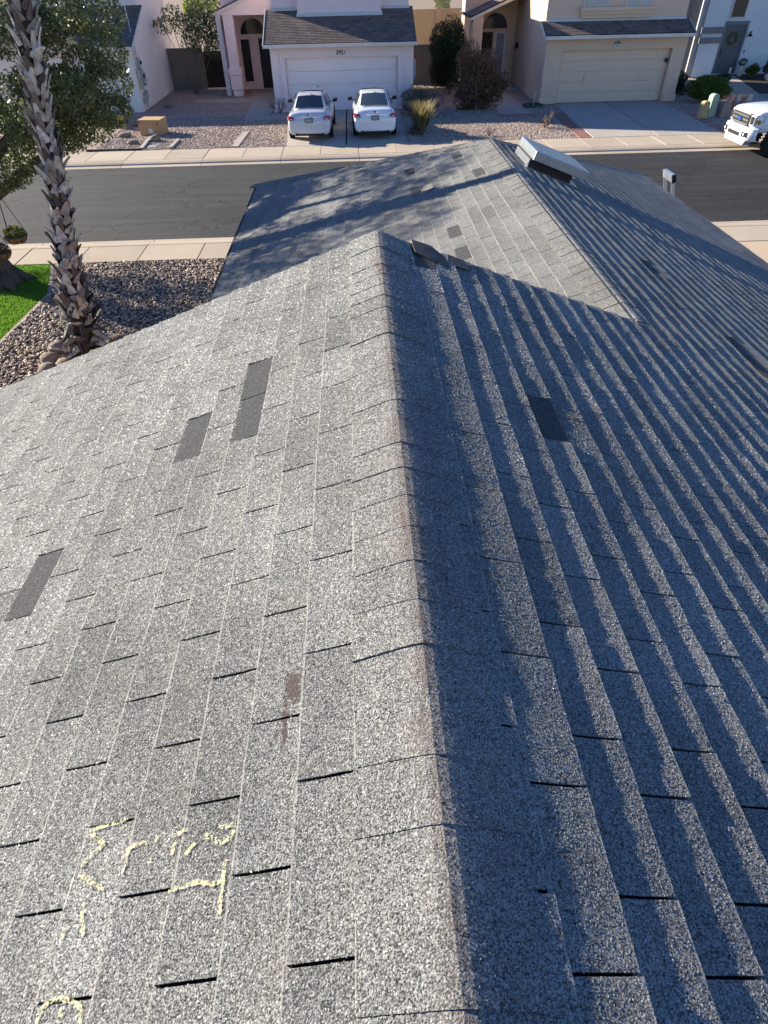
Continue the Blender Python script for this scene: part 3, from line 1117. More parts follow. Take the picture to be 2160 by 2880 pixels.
# driveways and paths on the far side
dr1 = MB()
dr1.prism([(-2.95, yard_y, -0.1), (-0.52, yard_y, -0.1), (-0.52, 36.85, -0.1), (-3.45, 36.85, -0.1)], (0, 0, 0.106))
d_o = obj("far_driveway", dr1, M['drive'], kind="structure", label="shaded concrete driveway under the two parked sedans")
mb = MB()
mb.prism([(-0.46, yard_y, -0.1), (2.05, yard_y, -0.1), (2.2, 36.85, -0.1), (-0.46, 36.85, -0.1)], (0, 0, 0.106))
obj("paving_slab", mb, M['drive'], d_o)
mb = MB()
mb.box(-0.518, -0.462, yard_y, 36.85, -0.1, -0.012)
obj("joint_strip", mb, M['joint'], d_o)
mb = MB()
mb.prism([(9.85, yard_y, -0.1), (12.55, yard_y, -0.1), (12.9, 36.95, -0.1), (10.25, 36.95, -0.1)], (0, 0, 0.106))
d2 = obj("tan_house_driveway", mb, M['drive'], kind="structure", label="broad concrete driveway before the tan garage")
mb = MB()
mb.prism([(12.6, yard_y, -0.1), (15.35, yard_y, -0.1), (15.75, 36.95, -0.1), (12.95, 36.95, -0.1)], (0, 0, 0.106))
obj("paving_slab", mb, M['drive'], d2)
mb = MB()
mb.prism([(12.552, yard_y, -0.1), (12.598, yard_y, -0.1), (12.948, 36.95, -0.1), (12.902, 36.95, -0.1)], (0, 0, 0.09))
obj("joint_strip", mb, M['joint'], d2)
M['brick'] = pmat("red_brick_paver", (0.27, 0.135, 0.11), (0.20, 0.105, 0.09), 6, 0.9, 0.3, 60, rnd=0.0)
mb = MB()
for (xa, xb, ya, yb, w_) in ((9.28, 9.45, yard_y + 0.02, 33.6, 0.5), (15.36, 15.6, yard_y + 0.02, 33.2, 0.5)):
    y = ya
    r_ = 0
    while y < yb:
        f = (y - ya) / (yb - ya)
        x = xa + (xb - xa) * f + (0.0 if r_ % 2 else -0.1)
        for q in range(3):
            lo, hi = max(x + q * 0.205, xa + (xb - xa) * f), min(x + q * 0.205 + 0.195, xa + (xb - xa) * f + w_)
            if hi - lo > 0.03:
                mb.box(lo, hi, y, y + 0.095, -0.08, 0.004 + crnd.uniform(-.003, .004))
        y += 0.105
        r_ += 1
# cross strip under the walk to the porch
y = 33.65
while y < 34.4:
    x = 6.9
    while x < 10.0:
        mb.box(x, x + 0.195, y, y + 0.095, -0.08, 0.004 + crnd.uniform(-.003, .004))
        x += 0.205
    y += 0.105
o = obj("brick_edging", mb, M['brick'], kind="structure", label="red brick paver strips along the tan house driveway")
sheet("porch_path", [(-5.45, 34.7), (-4.2, 34.7), (-4.6, 44.4), (-6.2, 44.4), (-5.6, 39)], 0.012, M['drive'], kind="structure", label="concrete walk to the pink house porch")
sheet("porch_path", [(-4.2, 34.75), (-3.46, 34.75), (-3.46, 36.4), (-4.2, 36.4)], 0.008, M['drive'], kind="structure", label="concrete slab joining drive and porch walk")
sheet("porch_path", [(-8.9, 40.2), (-5.72, 39.9), (-5.9, 41.2), (-8.9, 41.4)], 0.006, M['walk'], kind="structure", label="pale concrete strip before the wooden gate")
sheet("tan_porch_path", [(7.0, 34.5), (8.6, 34.5), (8.4, 41.4), (7.2, 41.4)], 0.006, M['drive'], kind="structure", label="concrete walk to the tan house door")
sheet("tan_porch_slab", [(6.6, 41.5), (9.46, 41.5), (9.46, 45), (6.6, 45)], 0.09, M['drive'], 0.2, kind="structure", label="raised concrete step at the tan house door")
sheet("white_house_path", [(19.2, 36.0), (20.9, 35.4), (23.6, 45.3), (22.2, 45.3)], 0.008, M['walk'], kind="structure", label="concrete walk to the white house door")
sheet("mulch_bed", [(20.6, 38.6), (26.5, 37.4), (28, 45.2), (23.7, 45.2)], 0.002, pmat("dark_mulch", (0.05, 0.035, 0.028), None, 6, 0.95, 0.8, 30, 0.03), kind="structure", label="dark mulch bed by the white house wall")

# near side: lawn, river stones, driveway
t = NT("lawn_ground")
M['lawn'] = t.done(t.ramp(t.noise(5, 5, 0.7), [(0.3, (0.05, 0.12, 0.012)), (0.7, (0.10, 0.20, 0.02))]), 0.95, 0.1)
lawn_pts = [(-16, NEAR_C - 1.63), (-7.95, NEAR_C - 1.63), (-7.35, 14.2), (-7.5, 11.4), (-8.0, 8.0), (-16, 8.0)]
sheet("lawn", lawn_pts, -0.03, M['lawn'], kind="structure", label="bright green front lawn at the left")
gr_pts = [(-7.95, NEAR_C - 1.63), (5.9, NEAR_C - 1.63), (5.9, 6), (-8.0, 6.0), (-8.0, 8.0), (-7.5, 11.4), (-7.35, 14.2)]
M['dirt_dark'] = pmat("stony_dirt", (0.12, 0.095, 0.075), (0.08, 0.065, 0.055), 4, 0.95, 0.6, 40, 0.02)
sheet("stone_bed", gr_pts, -0.045, M['dirt_dark'], kind="structure", label="dark soil beneath the river stones")
M['river'] = stone_mat("river_stone_mix", [(0.08, 0.066, 0.058), (0.20, 0.155, 0.12), (0.29, 0.225, 0.17), (0.42, 0.33, 0.25), (0.58, 0.48, 0.38)], 0.75)


def inside(pt, poly):
    x, y = pt
    c = False
    for i in range(len(poly)):
        x1, y1 = poly[i]
        x2, y2 = poly[i - 1]
        if (y1 > y) != (y2 > y) and x < (x2 - x1) * (y - y1) / (y2 - y1) + x1:
            c = not c
    return c


n = 40000
Q = np.stack([rng.uniform(-8.0, -1.6, n), rng.uniform(8.6, NEAR_C - 1.64, n)], -1)
Q = np.array([q for q in Q if inside(q, gr_pts)])
P = np.concatenate([Q, rng.uniform(-0.045, 0.012, (len(Q), 1))], 1)
stones("river_stones", P, rng.uniform(0.015, 0.040, len(P)), M['river'], 0.62, kind="stuff", label="brown and grey river stones covering the near bed")
sheet("near_driveway", [(6.0, NEAR_C - 1.63), (13.5, NEAR_C - 1.63), (13.5, 12.3), (6.0, 12.3)], -0.006, M['drive_near'], kind="structure", label="pale driveway slab beyond the eave at the right")
mb = MB()
x = -7.35
for i in range(22):
    f = i / 22
    y0 = 14.2 - f * 2.8
    mb.box(-7.40 - 0.13 * f, -7.32 - 0.13 * f, y0 - 0.12, y0, -0.06, 0.012)
for i in range(14):
    f = i / 14
    y0 = 16.0 - f * 1.85
    mb.box(-7.96 + 0.58 * f, -7.88 + 0.58 * f, y0 - 0.12, y0, -0.06, 0.012)
obj("lawn_edging", mb, M['stone_pink'], kind="structure", label="low edging between lawn and stones")


def grass(name, poly, n, hgt, mat, **kw):
    xs = [p[0] for p in poly]
    ys = [p[1] for p in poly]
    Q = np.stack([rng.uniform(max(min(xs), -11.5), max(xs), n), rng.uniform(max(min(ys), 10.0), max(ys), n)], -1)
    Q = np.array([q for q in Q if inside(q, poly)])
    n = len(Q)
    a = rng.uniform(0, 2 * np.pi, n)
    w = rng.uniform(0.006, 0.012, n)
    h_ = hgt * rng.uniform(0.6, 1.3, n)
    lx, ly = rng.normal(0, 0.3, n) * h_, rng.normal(0, 0.3, n) * h_
    z0 = np.full(n, -0.03)
    A = np.stack([Q[:, 0] - np.cos(a) * w, Q[:, 1] - np.sin(a) * w, z0], -1)
    B = np.stack([Q[:, 0] + np.cos(a) * w, Q[:, 1] + np.sin(a) * w, z0], -1)
    Cc = np.stack([Q[:, 0] + lx, Q[:, 1] + ly, z0 + h_], -1)
    V = np.stack([A, B, Cc], 1).reshape(-1, 3)
    F = np.arange(3 * n).reshape(-1, 3)
    o = link_mesh(name, np_mesh(name, V, F, mat, np.repeat(rng.uniform(-1, 1, n), 3)))
    return props(o, **kw)


def leaf_mat(name, cols, trans=0.35, rough=0.6):
    t = NT(name)
    v = t.math('MULTIPLY_ADD', t.attr(), 0.5, 0.5)
    c = t.ramp(v, [(i / (len(cols) - 1), cc) for i, cc in enumerate(cols)])
    t.done(c, rough, 0.3)
    tl = t.n("ShaderNodeBsdfTranslucent")
    t.l(c, tl.inputs[0])
    ms = t.n("ShaderNodeMixShader")
    ms.inputs[0].default_value = trans
    t.l(t.b.outputs[0], ms.inputs[1])
    t.l(tl.outputs[0], ms.inputs[2])
    t.l(ms.outputs[0], t.out.inputs["Surface"])
    return t.mat


M['grass'] = leaf_mat("grass_blades", [(0.07, 0.17, 0.012), (0.14, 0.29, 0.025), (0.24, 0.38, 0.06)], 0.4)
grass("grass", lawn_pts, 60000, 0.05, M['grass'], kind="stuff", label="short bright grass blades of the lawn")

# ------------------------------------------------------------------ houses across the street


def wallbox(name, parent, mat, x0, x1, y0, y1, z0, z1, bevel=0.0, tone=0):
    mb = MB()
    mb.box(x0, x1, y0, y1, z0, z1)
    return obj(name, mb, mat, parent, bevel=bevel)


def shed_roof(parent, x0, x1, y0, z0, slope, depth_y, mat, limit, expo=0.14, tabw=0.305, name="roof"):
    """roof plane falling towards -y (to the street): eave at y0,z0, rises with y"""
    ang = math.atan(slope)
    O = Vector((x0, y0 + depth_y, z0 + depth_y * slope))
    D = Vector((0, -math.cos(ang), -math.sin(ang)))
    N = Vector((0, -math.sin(ang), math.cos(ang)))
    W = depth_y / math.cos(ang)
    mb = MB()
    mb.prism([O + N * -0.004, O + UX * (x1 - x0) + N * -0.004, O + UX * (x1 - x0) + D * W + N * -0.004, O + D * W + N * -0.004], N * -0.06)
    rf = obj(name, mb, M['deck'], parent)
    tabs_ = []
    w1 = expo
    k = 0
    fr = (O, UX, D, N)
    while w1 <= W + 0.03:
        u = -(0.5 * tabw if k % 2 else 0.0)
        while u < x1 - x0:
            a, b = max(u + 0.003, 0), min(u + tabw - 0.003, x1 - x0)
            if b - a > 0.02:
                tabs_.append((quad_area_px(fr, a, b, w1 - expo, w1), fr, a, b, w1 - expo - 0.01, w1, 0.001, 0.011, max(-0.28, min(0.28, trnd.gauss(0, 0.13)))))
            u += tabw
        w1 += expo
        k += 1
    build_tabs(tabs_, rf, mat, limit, mat)
    return rf


def side_roof(parent, O, U, D, L, W, mat, limit, expo=0.14, tabw=0.305, name="roof"):
    N = U.cross(D)
    N = N if N.z > 0 else -N
    mb = MB()
    mb.prism([O + N * -0.004, O + U * L + N * -0.004, O + U * L + D * W + N * -0.004, O + D * W + N * -0.004], N * -0.06)
    rf = obj(name, mb, M['deck'], parent)
    fr = (O, U, D, N)
    tabs_ = []
    w1, k = expo, 0
    while w1 <= W + 0.03:
        u = -(0.5 * tabw if k % 2 else 0.0)
        while u < L:
            a, b = max(u + 0.003, 0), min(u + tabw - 0.003, L)
            if b - a > 0.02:
                tabs_.append((quad_area_px(fr, a, b, w1 - expo, w1), fr, a, b, w1 - expo - 0.01, w1, 0.001, 0.011, max(-0.28, min(0.28, trnd.gauss(0, 0.13)))))
            u += tabw
        w1 += expo
        k += 1
    build_tabs(tabs_, rf, mat, limit, mat)
    return rf


def upper_gable(parent, x0, x1, y0, y1, z0, zp, mat, over=0.4):
    """two roof slopes with a ridge along y above an upper storey"""
    xm = (x0 + x1) / 2
    s = (zp - z0) / (xm - x0)
    for sx in (-1, 1):
        xe = xm + sx * (xm - x0 + over)
        ze = zp - s * (xm - x0 + over)
        mb = MB()
        mb.prism([(xm, y0 - over, zp), (xe, y0 - over, ze), (xe, y1 + over, ze), (xm, y1 + over, zp)], (0, 0, 0.12))
        obj("upper_roof", mb, mat, parent)
    mb = MB()
    mb.prism([(x0 + 0.01, y0 + 0.01, z0 - 0.02), (x1 - 0.01, y0 + 0.01, z0 - 0.02), (xm, y0 + 0.01, zp - 0.03)], (0, 0.2, 0))
    obj("gable", mb, M['stucco_pink'] if parent.name.startswith('pink') else M['stucco_tan'], parent)


def garage_door(parent, x0, x1, z1, y, rows, cols, mat):
    """sectional door: each section a part, with raised panels"""
    h_ = z1 / rows
    for r_ in range(rows):
        mb = MB()
        mb.box(x0, x1, y, y + 0.04, r_ * h_ + 0.007, (r_ + 1) * h_ - 0.007)
        cw = (x1 - x0) / cols
        for c in range(cols):
            a, b = x0 + c * cw + 0.055, x0 + (c + 1) * cw - 0.055
            zz0, zz1 = r_ * h_ + 0.08, (r_ + 1) * h_ - 0.08
            mb.prism([(a, y - 0.0005, zz0), (b, y - 0.0005, zz0), (b, y - 0.0005, zz1), (a, y - 0.0005, zz1)], (0, -0.012, 0))
        obj("door_section", mb, mat, parent, bevel=0.004)


def text_mesh(body, size, mat, loc, parent, name="house_number", depth=0.012, rot=(math.pi / 2, 0, 0), ext=True):
    cu = bpy.data.curves.new(name, 'FONT')
    cu.body = body
    cu.size = size
    cu.extrude = depth
    cu.align_x = 'CENTER'
    cu.align_y = 'CENTER'
    tmp = bpy.data.objects.new(name, cu)
    col.objects.link(tmp)
    dg = bpy.context.evaluated_depsgraph_get()
    me = bpy.data.meshes.new_from_object(tmp.evaluated_get(dg))
    bpy.data.objects.remove(tmp)
    me.transform(Matrix.Translation(loc) @ Matrix.Rotation(rot[2], 4, 'Z') @ Matrix.Rotation(rot[0], 4, 'X'))
    me.materials.clear()
    me.materials.append(mat)
    o = link_mesh(name, me, parent)
    return o


def arch_panel(parent, name, cx, y, z0, r, mat, th=0.04, seg=18):
    pts = [(cx + r * math.cos(math.pi * k / seg), y, z0 + r * math.sin(math.pi * k / seg)) for k in range(seg + 1)]
    mb = MB()
    mb.prism(pts, (0, th, 0))
    return obj(name, mb, mat, parent)


def arch_ring(parent, name, cx, y, z0, r0, r1, mat, th=0.06, seg=18, legs=0.0):
    mb = MB()
    ang = [math.pi * k / seg for k in range(seg + 1)]
    inner = [(cx + r0 * math.cos(a), z0 + r0 * math.sin(a)) for a in ang]
    outer = [(cx + r1 * math.cos(a), z0 + r1 * math.sin(a)) for a in ang]
    for i in range(seg):
        q = [inner[i], outer[i], outer[i + 1], inner[i + 1]]
        mb.prism([(x, y, z) for x, z in q], (0, th, 0))
    if legs:
        for s in (-1, 1):
            a, b = sorted((cx + s * r0, cx + s * r1))
            mb.box(a, b, y, y + th, z0 - legs, z0 - 0.001)
    return obj(name, mb, mat, parent)


# ---- pink house, number 3951
pk = empty("pink_house", (-1, 41, 0), "pale pink stucco house numbered 3951 with brown garage roof", "house")
S = M['stucco_pink']
wallbox("garage_pier", pk, S, -4.05, -3.36, 36.7, 39.2, 0, 2.64)
wallbox("garage_pier", pk, S, 2.13, 2.90, 36.7, 39.2, 0, 2.64)
wallbox("garage_header", pk, S, -3.36, 2.13, 36.7, 39.2, 2.19, 2.64)
tr_ = MB()
tr_.box(-3.62, -3.37, 36.635, 36.699, 0, 2.585)
tr_.box(2.14, 2.40, 36.635, 36.699, 0, 2.585)
tr_.box(-3.37, 2.14, 36.635, 36.699, 2.20, 2.585)
obj("door_trim", tr_, S, pk)
wallbox("plinth", pk, S, -4.13, -3.34, 36.58, 36.634, 0, 0.34, 0.01)
wallbox("plinth", pk, S, 2.37, 2.98, 36.58, 36.634, 0, 0.34, 0.01)
gd_ = wallbox("garage_door", pk, M['garage_pink'], -3.36, 2.13, 36.92, 36.96, 0, 2.19)
garage_door(gd_, -3.34, 2.11, 2.18, 36.875, 4, 8, M['garage_pink'])
hnd = MB()
hnd.tube([(-1.9, 36.86, 1.02), (-1.8, 36.85, 1.02)], 0.02, 6)
hnd.tube([(-1.87, 36.86, 0.85), (-1.87, 36.86, 0.75)], 0.015, 6)
obj("door_handle", hnd, M['black'], gd_)
shed_roof(pk, -4.28, 3.02, 36.25, 2.74, 0.40, 2.95, M['brown_shingle'], 300)
fz = MB()
fz.box(-4.3, 3.04, 36.19, 36.235, 2.62, 2.75)
fz.prism([(-4.325, 36.19, 2.62), (-4.325, 39.2, 3.83), (-4.325, 39.2, 3.95), (-4.325, 36.19, 2.74)], (0.04, 0, 0))
obj("fascia", fz, M['trim_white'], pk)
wallbox("upper_wall", pk, S, -4.0, 2.82, 39.12, 47.0, 2.7, 5.9)
wallbox("bay", pk, S, -2.69, 1.44, 38.6, 39.11, 3.45, 5.9)
for xa in (-2.69, 1.10):
    wallbox("bay_trim", pk, S, xa, xa + 0.34, 38.55, 38.599, 3.75, 5.9)
fl = MB()
fl.prism([(-2.74, 38.47, 3.645), (1.49, 38.47, 3.645), (1.49, 38.59, 3.75), (-2.74, 38.59, 3.75)], (0, 0.004, 0.03))
fl.prism([(-4.05, 39.0, 3.862), (-2.75, 39.0, 3.862), (-2.75, 39.11, 3.95), (-4.05, 39.11, 3.95)], (0, 0.004, 0.03))
fl.prism([(1.5, 39.0, 3.862), (2.86, 39.0, 3.862), (2.86, 39.11, 3.95), (1.5, 39.11, 3.95)], (0, 0.004, 0.03))
obj("flashing", fl, M['trim_white'], pk)
upper_gable(pk, -4.0, 2.82, 39.12, 47, 5.9, 7.2, M['brown_shingle'])
text_mesh("3951", 0.25, M['black'], Vector((-0.62, 36.62, 2.36)), pk)
# porch
wallbox("house_wall", pk, S, -7.35, -4.01, 44.6, 47.0, 0, 4.6)
wallbox("house_wall", pk, S, -7.35, -7.1, 42.3, 44.59, 0, 3.7)
pc = MB()
pc.box(-6.93, -6.40, 41.95, 42.48, 0.95, 3.62)
pc.box(-7.02, -6.31, 41.86, 42.57, 1.0, 1.32)
pc.box(-6.99, -6.34, 41.89, 42.54, 0.32, 0.999)
pc.box(-6.93, -6.40, 41.95, 42.48, 0.0, 0.319)
obj("porch_column", pc, S, pk, bevel=0.03)
pb = MB()
pb.prism([(-6.98, 41.9, 3.60), (-4.02, 41.9, 3.60), (-4.02, 41.9, 4.75), (-6.98, 41.9, 3.74)], (0, 0.5, 0))
obj("porch_beam", pb, S, pk)
rk = MB()
rk.prism([(-7.15, 41.78, 3.64), (-4.02, 41.78, 4.74), (-4.02, 41.78, 4.88), (-7.15, 41.78, 3.78)], (0, 0.1, 0))
obj("rake_board", rk, M['trim_white'], pk)
pr = MB()
pr.prism([(-7.18, 41.76, 3.80), (-4.02, 41.76, 4.90), (-4.02, 41.76, 4.96), (-7.18, 41.76, 3.86)], (0, 5.0, 0))
obj("porch_roof", pr, M['brown_shingle'], pk)
arch_panel(pk, "arch_window", -5.72, 44.56, 2.62, 0.72, M['glass'])
arch_ring(pk, "arch_trim", -5.72, 44.52, 2.62, 0.72, 0.82, S, 0.07)
wallbox("sidelight", pk, M['door_dark'], -6.5, -6.02, 44.54, 44.599, 0.4, 2.38)
wallbox("front_door", pk, M['door_dark'], -5.48, -4.55, 44.54, 44.599, 0.05, 2.42)
mb = MB()
mb.tube([(2.98, 37.0, 2.0), (2.98, 37.0, 1.2)], 0.04, 6)
mb.box(2.91, 3.05, 36.95, 37.15, 1.35, 1.95)
obj("utility_box", mb, M['utility_grey'], pk)

# ---- tan house
tn = empty("tan_house", (12.9, 41, 0), "tan stucco house with two pale upper windows and tan garage door", "house")
S = M['stucco_tan']
wallbox("garage_pier", tn, S, 9.45, 10.28, 36.9, 37.7, 0, 2.66)
wallbox("garage_pier", tn, S, 15.78, 16.45, 36.9, 37.7, 0, 2.66)
wallbox("garage_header", tn, S, 10.28, 15.78, 36.9, 37.7, 2.19, 2.66)
wallbox("plinth", tn, S, 9.40, 10.20, 36.83, 36.899, 0, 0.3, 0.01)
wallbox("plinth", tn, S, 15.86, 16.5, 36.83, 36.899, 0, 0.3, 0.01)
gd_ = wallbox("garage_door", tn, M['garage_tan'], 10.28, 15.78, 37.18, 37.22, 0, 2.19)
garage_door(gd_, 10.30, 15.76, 2.18, 37.14, 5, 8, M['garage_tan'])
hnd = MB()
hnd.tube([(11.62, 37.12, 1.12), (11.62, 37.12, 0.9)], 0.018, 6)
hnd.lathe([(0.03, 0), (0.03, 0.03)], (11.62, 37.1, 1.2), 8, 0, 'Y')
obj("door_handle", hnd, M['utility_grey'], gd_)
mb = MB()
mb.box(15.60, 15.70, 36.99, 37.10, 1.62, 1.78)
obj("keypad", mb, M['black'], tn)
shed_roof(tn, 9.22, 16.55, 36.42, 2.80, 0.40, 1.25, M['brown_shingle'], 220)
fz = MB()
fz.box(9.2, 16.57, 36.36, 36.405, 2.67, 2.80)
fz.prism([(9.19, 36.36, 2.67), (9.19, 37.65, 3.18), (9.19, 37.65, 3.30), (9.19, 36.36, 2.79)], (0.03, 0, 0))
fz.prism([(16.55, 36.36, 2.67), (16.55, 37.65, 3.18), (16.55, 37.65, 3.30), (16.55, 36.36, 2.79)], (0.03, 0, 0))
obj("fascia", fz, M['trim_white'], tn)
wallbox("upper_wall", tn, S, 9.46, 16.40, 37.71, 46.0, 0.0, 5.9)
fl = MB()
fl.prism([(9.5, 37.57, 3.255), (16.4, 37.57, 3.255), (16.4, 37.70, 3.35), (9.5, 37.70, 3.35)], (0, 0.004, 0.03))
obj("flashing", fl, M['trim_white'], tn)
sl = MB()
sl.box(11.08, 14.66, 37.46, 37.709, 3.64, 3.80)
sl.box(11.12, 14.62, 37.52, 37.709, 3.50, 3.639)
sl.box(11.16, 14.58, 37.58, 37.709, 3.37, 3.499)
obj("window_ledge", sl, S, tn, bevel=0.01)
for (a, b) in ((11.2, 12.47), (13.25, 14.53)):
    fr = MB()
    fr.box(a, b, 37.66, 37.709, 3.81, 5.1)
    w_ = obj("window", fr, M['trim_white'], tn)
    gl = MB()
    gl.box(a + 0.06, b - 0.06, 37.645, 37.659, 3.87, 5.04)
    obj("pane", gl, M['glass_pale'], w_)
upper_gable(tn, 9.46, 16.40, 37.71, 46, 5.9, 7.2, M['brown_shingle'])
hs = MB()
hs.box(12.80, 13.12, 36.865, 36.899, 2.27, 2.40)
sg = obj("number_plaque", hs, M['trim_white'], tn)
hs = MB()
hs.prism([(12.78, 36.868, 2.401), (13.14, 36.868, 2.401), (13.14, 36.868, 2.44), (12.96, 36.868, 2.55), (12.78, 36.868, 2.44)], (0, 0.03, 0))
obj("plaque_cap", hs, M['grey_trim'], sg)
text_mesh("3944", 0.10, M['grey_trim'], Vector((12.96, 36.862, 2.335)), sg, "house_number", 0.003)
# porch of the tan house
wallbox("house_wall", tn, S, 6.5, 9.45, 44.4, 46.0, 0, 4.2)
pc = MB()
pc.box(6.55, 7.12, 42.0, 42.55, 0, 3.35)
obj("porch_column", pc, S, tn, bevel=0.03)
pb = MB()
pb.prism([(6.55, 42.05, 3.05), (6.9, 42.05, 3.05), (6.9, 42.05, 3.3), (9.45, 42.05, 4.2), (9.45, 42.05, 4.35), (6.55, 42.05, 3.25)], (0, 0.4, 0))
pb.box(6.5, 6.75, 42.56, 44.39, 0.0, 3.2)
obj("porch_beam", pb, S, tn)
rk = MB()
rk.prism([(6.38, 41.88, 3.12), (9.45, 41.88, 4.26), (9.45, 41.88, 4.42), (6.38, 41.88, 3.28)], (0, 0.1, 0))
obj("rake_board", rk, M['trim_white'], tn)
side_roof(tn, Vector((9.45, 41.86, 4.46)), UY, Vector((-3.1, 0, -1.15)).normalized(), 4.6, 3.3, M['brown_shingle'], 150)
arch_panel(tn, "arch_window", 8.22, 44.355, 2.62, 0.70, M['glass'])
arch_ring(tn, "arch_trim", 8.22, 44.31, 2.62, 0.72, 1.02, S, 0.08, 18, 2.55)
wallbox("sidelight", tn, M['wood_brown'], 7.52, 8.14, 44.34, 44.399, 0.1, 2.46)
dd = wallbox("front_door", tn, M['trim_white'], 8.24, 8.93, 44.33, 44.399, 0.1, 2.48)
wallbox("pane", dd, pmat("storm_door_glass", (0.20, 0.25, 0.30), None, 2, 0.08, spec=0.7), 8.37, 8.82, 44.315, 44.329, 0.45, 2.40)
mb = MB()
mb.lathe([(0.05, 0), (0.11, 0.1), (0.11, 0.22), (0.03, 0.3)], (9.38, 43.3, 1.75), 8)
obj("wall_lamp", mb, M['black'], tn)

# ---- white house at the right
wh = empty("white_house", (22.5, 46, 0), "white and grey stucco house with a wreath on its grey door", "house")
S = M['stucco_white']
wallbox("wall", wh, S, 22.0, 29.0, 45.6, 52, 0, 6.0)
wallbox("wall", wh, M['stucco_grey'], 17.6, 21.99, 46.4, 52, 0, 6.0)
wallbox("column", wh, S, 20.62, 21.85, 44.6, 45.59, 0, 6.0)
wallbox("column_side", wh, M['stucco_grey'], 20.30, 20.615, 44.7, 46.39, 0, 6.0)
cb = MB()
cb.box(20.52, 21.95, 44.5, 44.599, 2.12, 2.42)
cb.box(20.52, 21.95, 44.5, 44.599, 1.66, 1.94)
obj("column_band", cb, M['grey_trim'], wh, bevel=0.01)
dt = MB()
dt.box(22.28, 22.42, 45.5, 45.599, 0.05, 2.6)
dt.box(23.68, 23.80, 45.5, 45.599, 0.05, 2.6)
dt.box(22.42, 23.68, 45.5, 45.599, 2.44, 2.6)
obj("door_trim", dt, M['grey_trim'], wh)
dr_ = wallbox("front_door", wh, M['door_grey'], 22.42, 23.68, 45.55, 45.599, 0.05, 2.44)
mb = MB()
mb.tube([(22.55, 45.52, 1.25), (22.55, 45.49, 1.2), (22.55, 45.49, 0.95), (22.55, 45.52, 0.9)], 0.02, 6)
obj("door_handle", mb, M['black'], dr_)
wn_ = wallbox("window", wh, M['trim_white'], 22.46, 23.46, 45.55, 45.599, 2.72, 3.75)
wallbox("pane", wn_, M['glass'], 22.56, 23.36, 45.535, 45.549, 2.8, 3.68)
wn_ = wallbox("window", wh, M['trim_white'], 20.85 - 0.75, 20.28, 46.35, 46.399, 2.6, 3.9) if False else wallbox("window", wh, M['trim_white'], 19.6, 20.28, 46.35, 46.399, 2.6, 3.9)
wallbox("pane", wn_, M['glass'], 19.68, 20.2, 46.335, 46.349, 2.7, 3.8)
wn_ = wallbox("window", wh, M['trim_white'], 19.6, 20.28, 46.35, 46.399, 0.8, 2.4)
wallbox("pane", wn_, M['glass'], 19.68, 20.2, 46.335, 46.349, 0.9, 2.3)
mb = MB()
mb.tube([(24.05, 45.6, 2.05), (24.05, 45.4, 2.12), (23.95, 45.3, 2.05)], 0.02, 6)
mb.lathe([(0.03, 0.12), (0.06, 0.06), (0.17, -0.06)], (23.92, 45.28, 1.95), 10)
obj("wall_lamp", mb, M['black'], wh)
mb = MB()
mb.box(24.0, 24.05, 45.57, 45.599, 1.05, 1.2)
obj("doorbell", mb, M['black'], wh)
mb = MB()
mb.prism([(17.2, 45.9, 6.0), (29.4, 44.2, 6.0), (29.4, 52.4, 6.0), (17.2, 52.4, 6.0)], (0, 0, 0.2))
obj("upper_roof", mb, M['brown_shingle'], wh)

# ---- cream house at the left
cr_ = empty("cream_house", (-14, 44, 0), "cream stucco house with grey meters on its tall side wall", "house")
S = M['stucco_cream']
wallbox("garage_wall", cr_, S, -18.2, -11.02, 37.75, 40.9, 0, 2.62)
wallbox("side_wall", cr_, S, -18.2, -11.3, 40.91, 48.0, 0, 5.1)
wg = MB()
wg.prism([(-11.02, 37.76, 2.62), (-11.02, 40.9, 2.62), (-11.02, 40.9, 3.85)], (-0.2, 0, 0))
obj("gable_wall", wg, S, cr_)
wallbox("side_wing", cr_, S, -11.299, -11.03, 40.91, 46.2, 0, 5.1)
shed_roof(cr_, -18.4, -10.75, 37.35, 2.72, 0.40, 3.55, M['brown_shingle'], 120)
fz = MB()
fz.box(-18.4, -10.73, 37.28, 37.33, 2.6, 2.73)
fz.prism([(-10.745, 37.28, 2.60), (-10.745, 40.9, 4.05), (-10.745, 40.9, 4.17), (-10.745, 37.28, 2.72)], (0.035, 0, 0))
obj("fascia", fz, M['trim_white'], cr_)
mb = MB()
mb.add([(-18.6, 40.4, 5.1), (-10.8, 40.4, 5.1), (-10.8, 48.4, 5.1), (-18.6, 48.4, 5.1), (-15.0, 44.4, 6.9), (-17.0, 44.4, 6.9)], [(0, 1, 4, 5), (1, 2, 4), (2, 3, 5, 4), (3, 0, 5), (0, 3, 2, 1)])
obj("upper_roof", mb, M['brown_shingle'], cr_)
pp = MB()
pp.tube([(-10.96, 38.55, 0.1), (-10.96, 38.55, 5.2)], 0.025, 6)
pp.tube([(-10.97, 38.2, 1.6), (-10.97, 38.2, 3.1)], 0.018, 6)
obj("conduit", pp, M['utility_grey'], cr_)
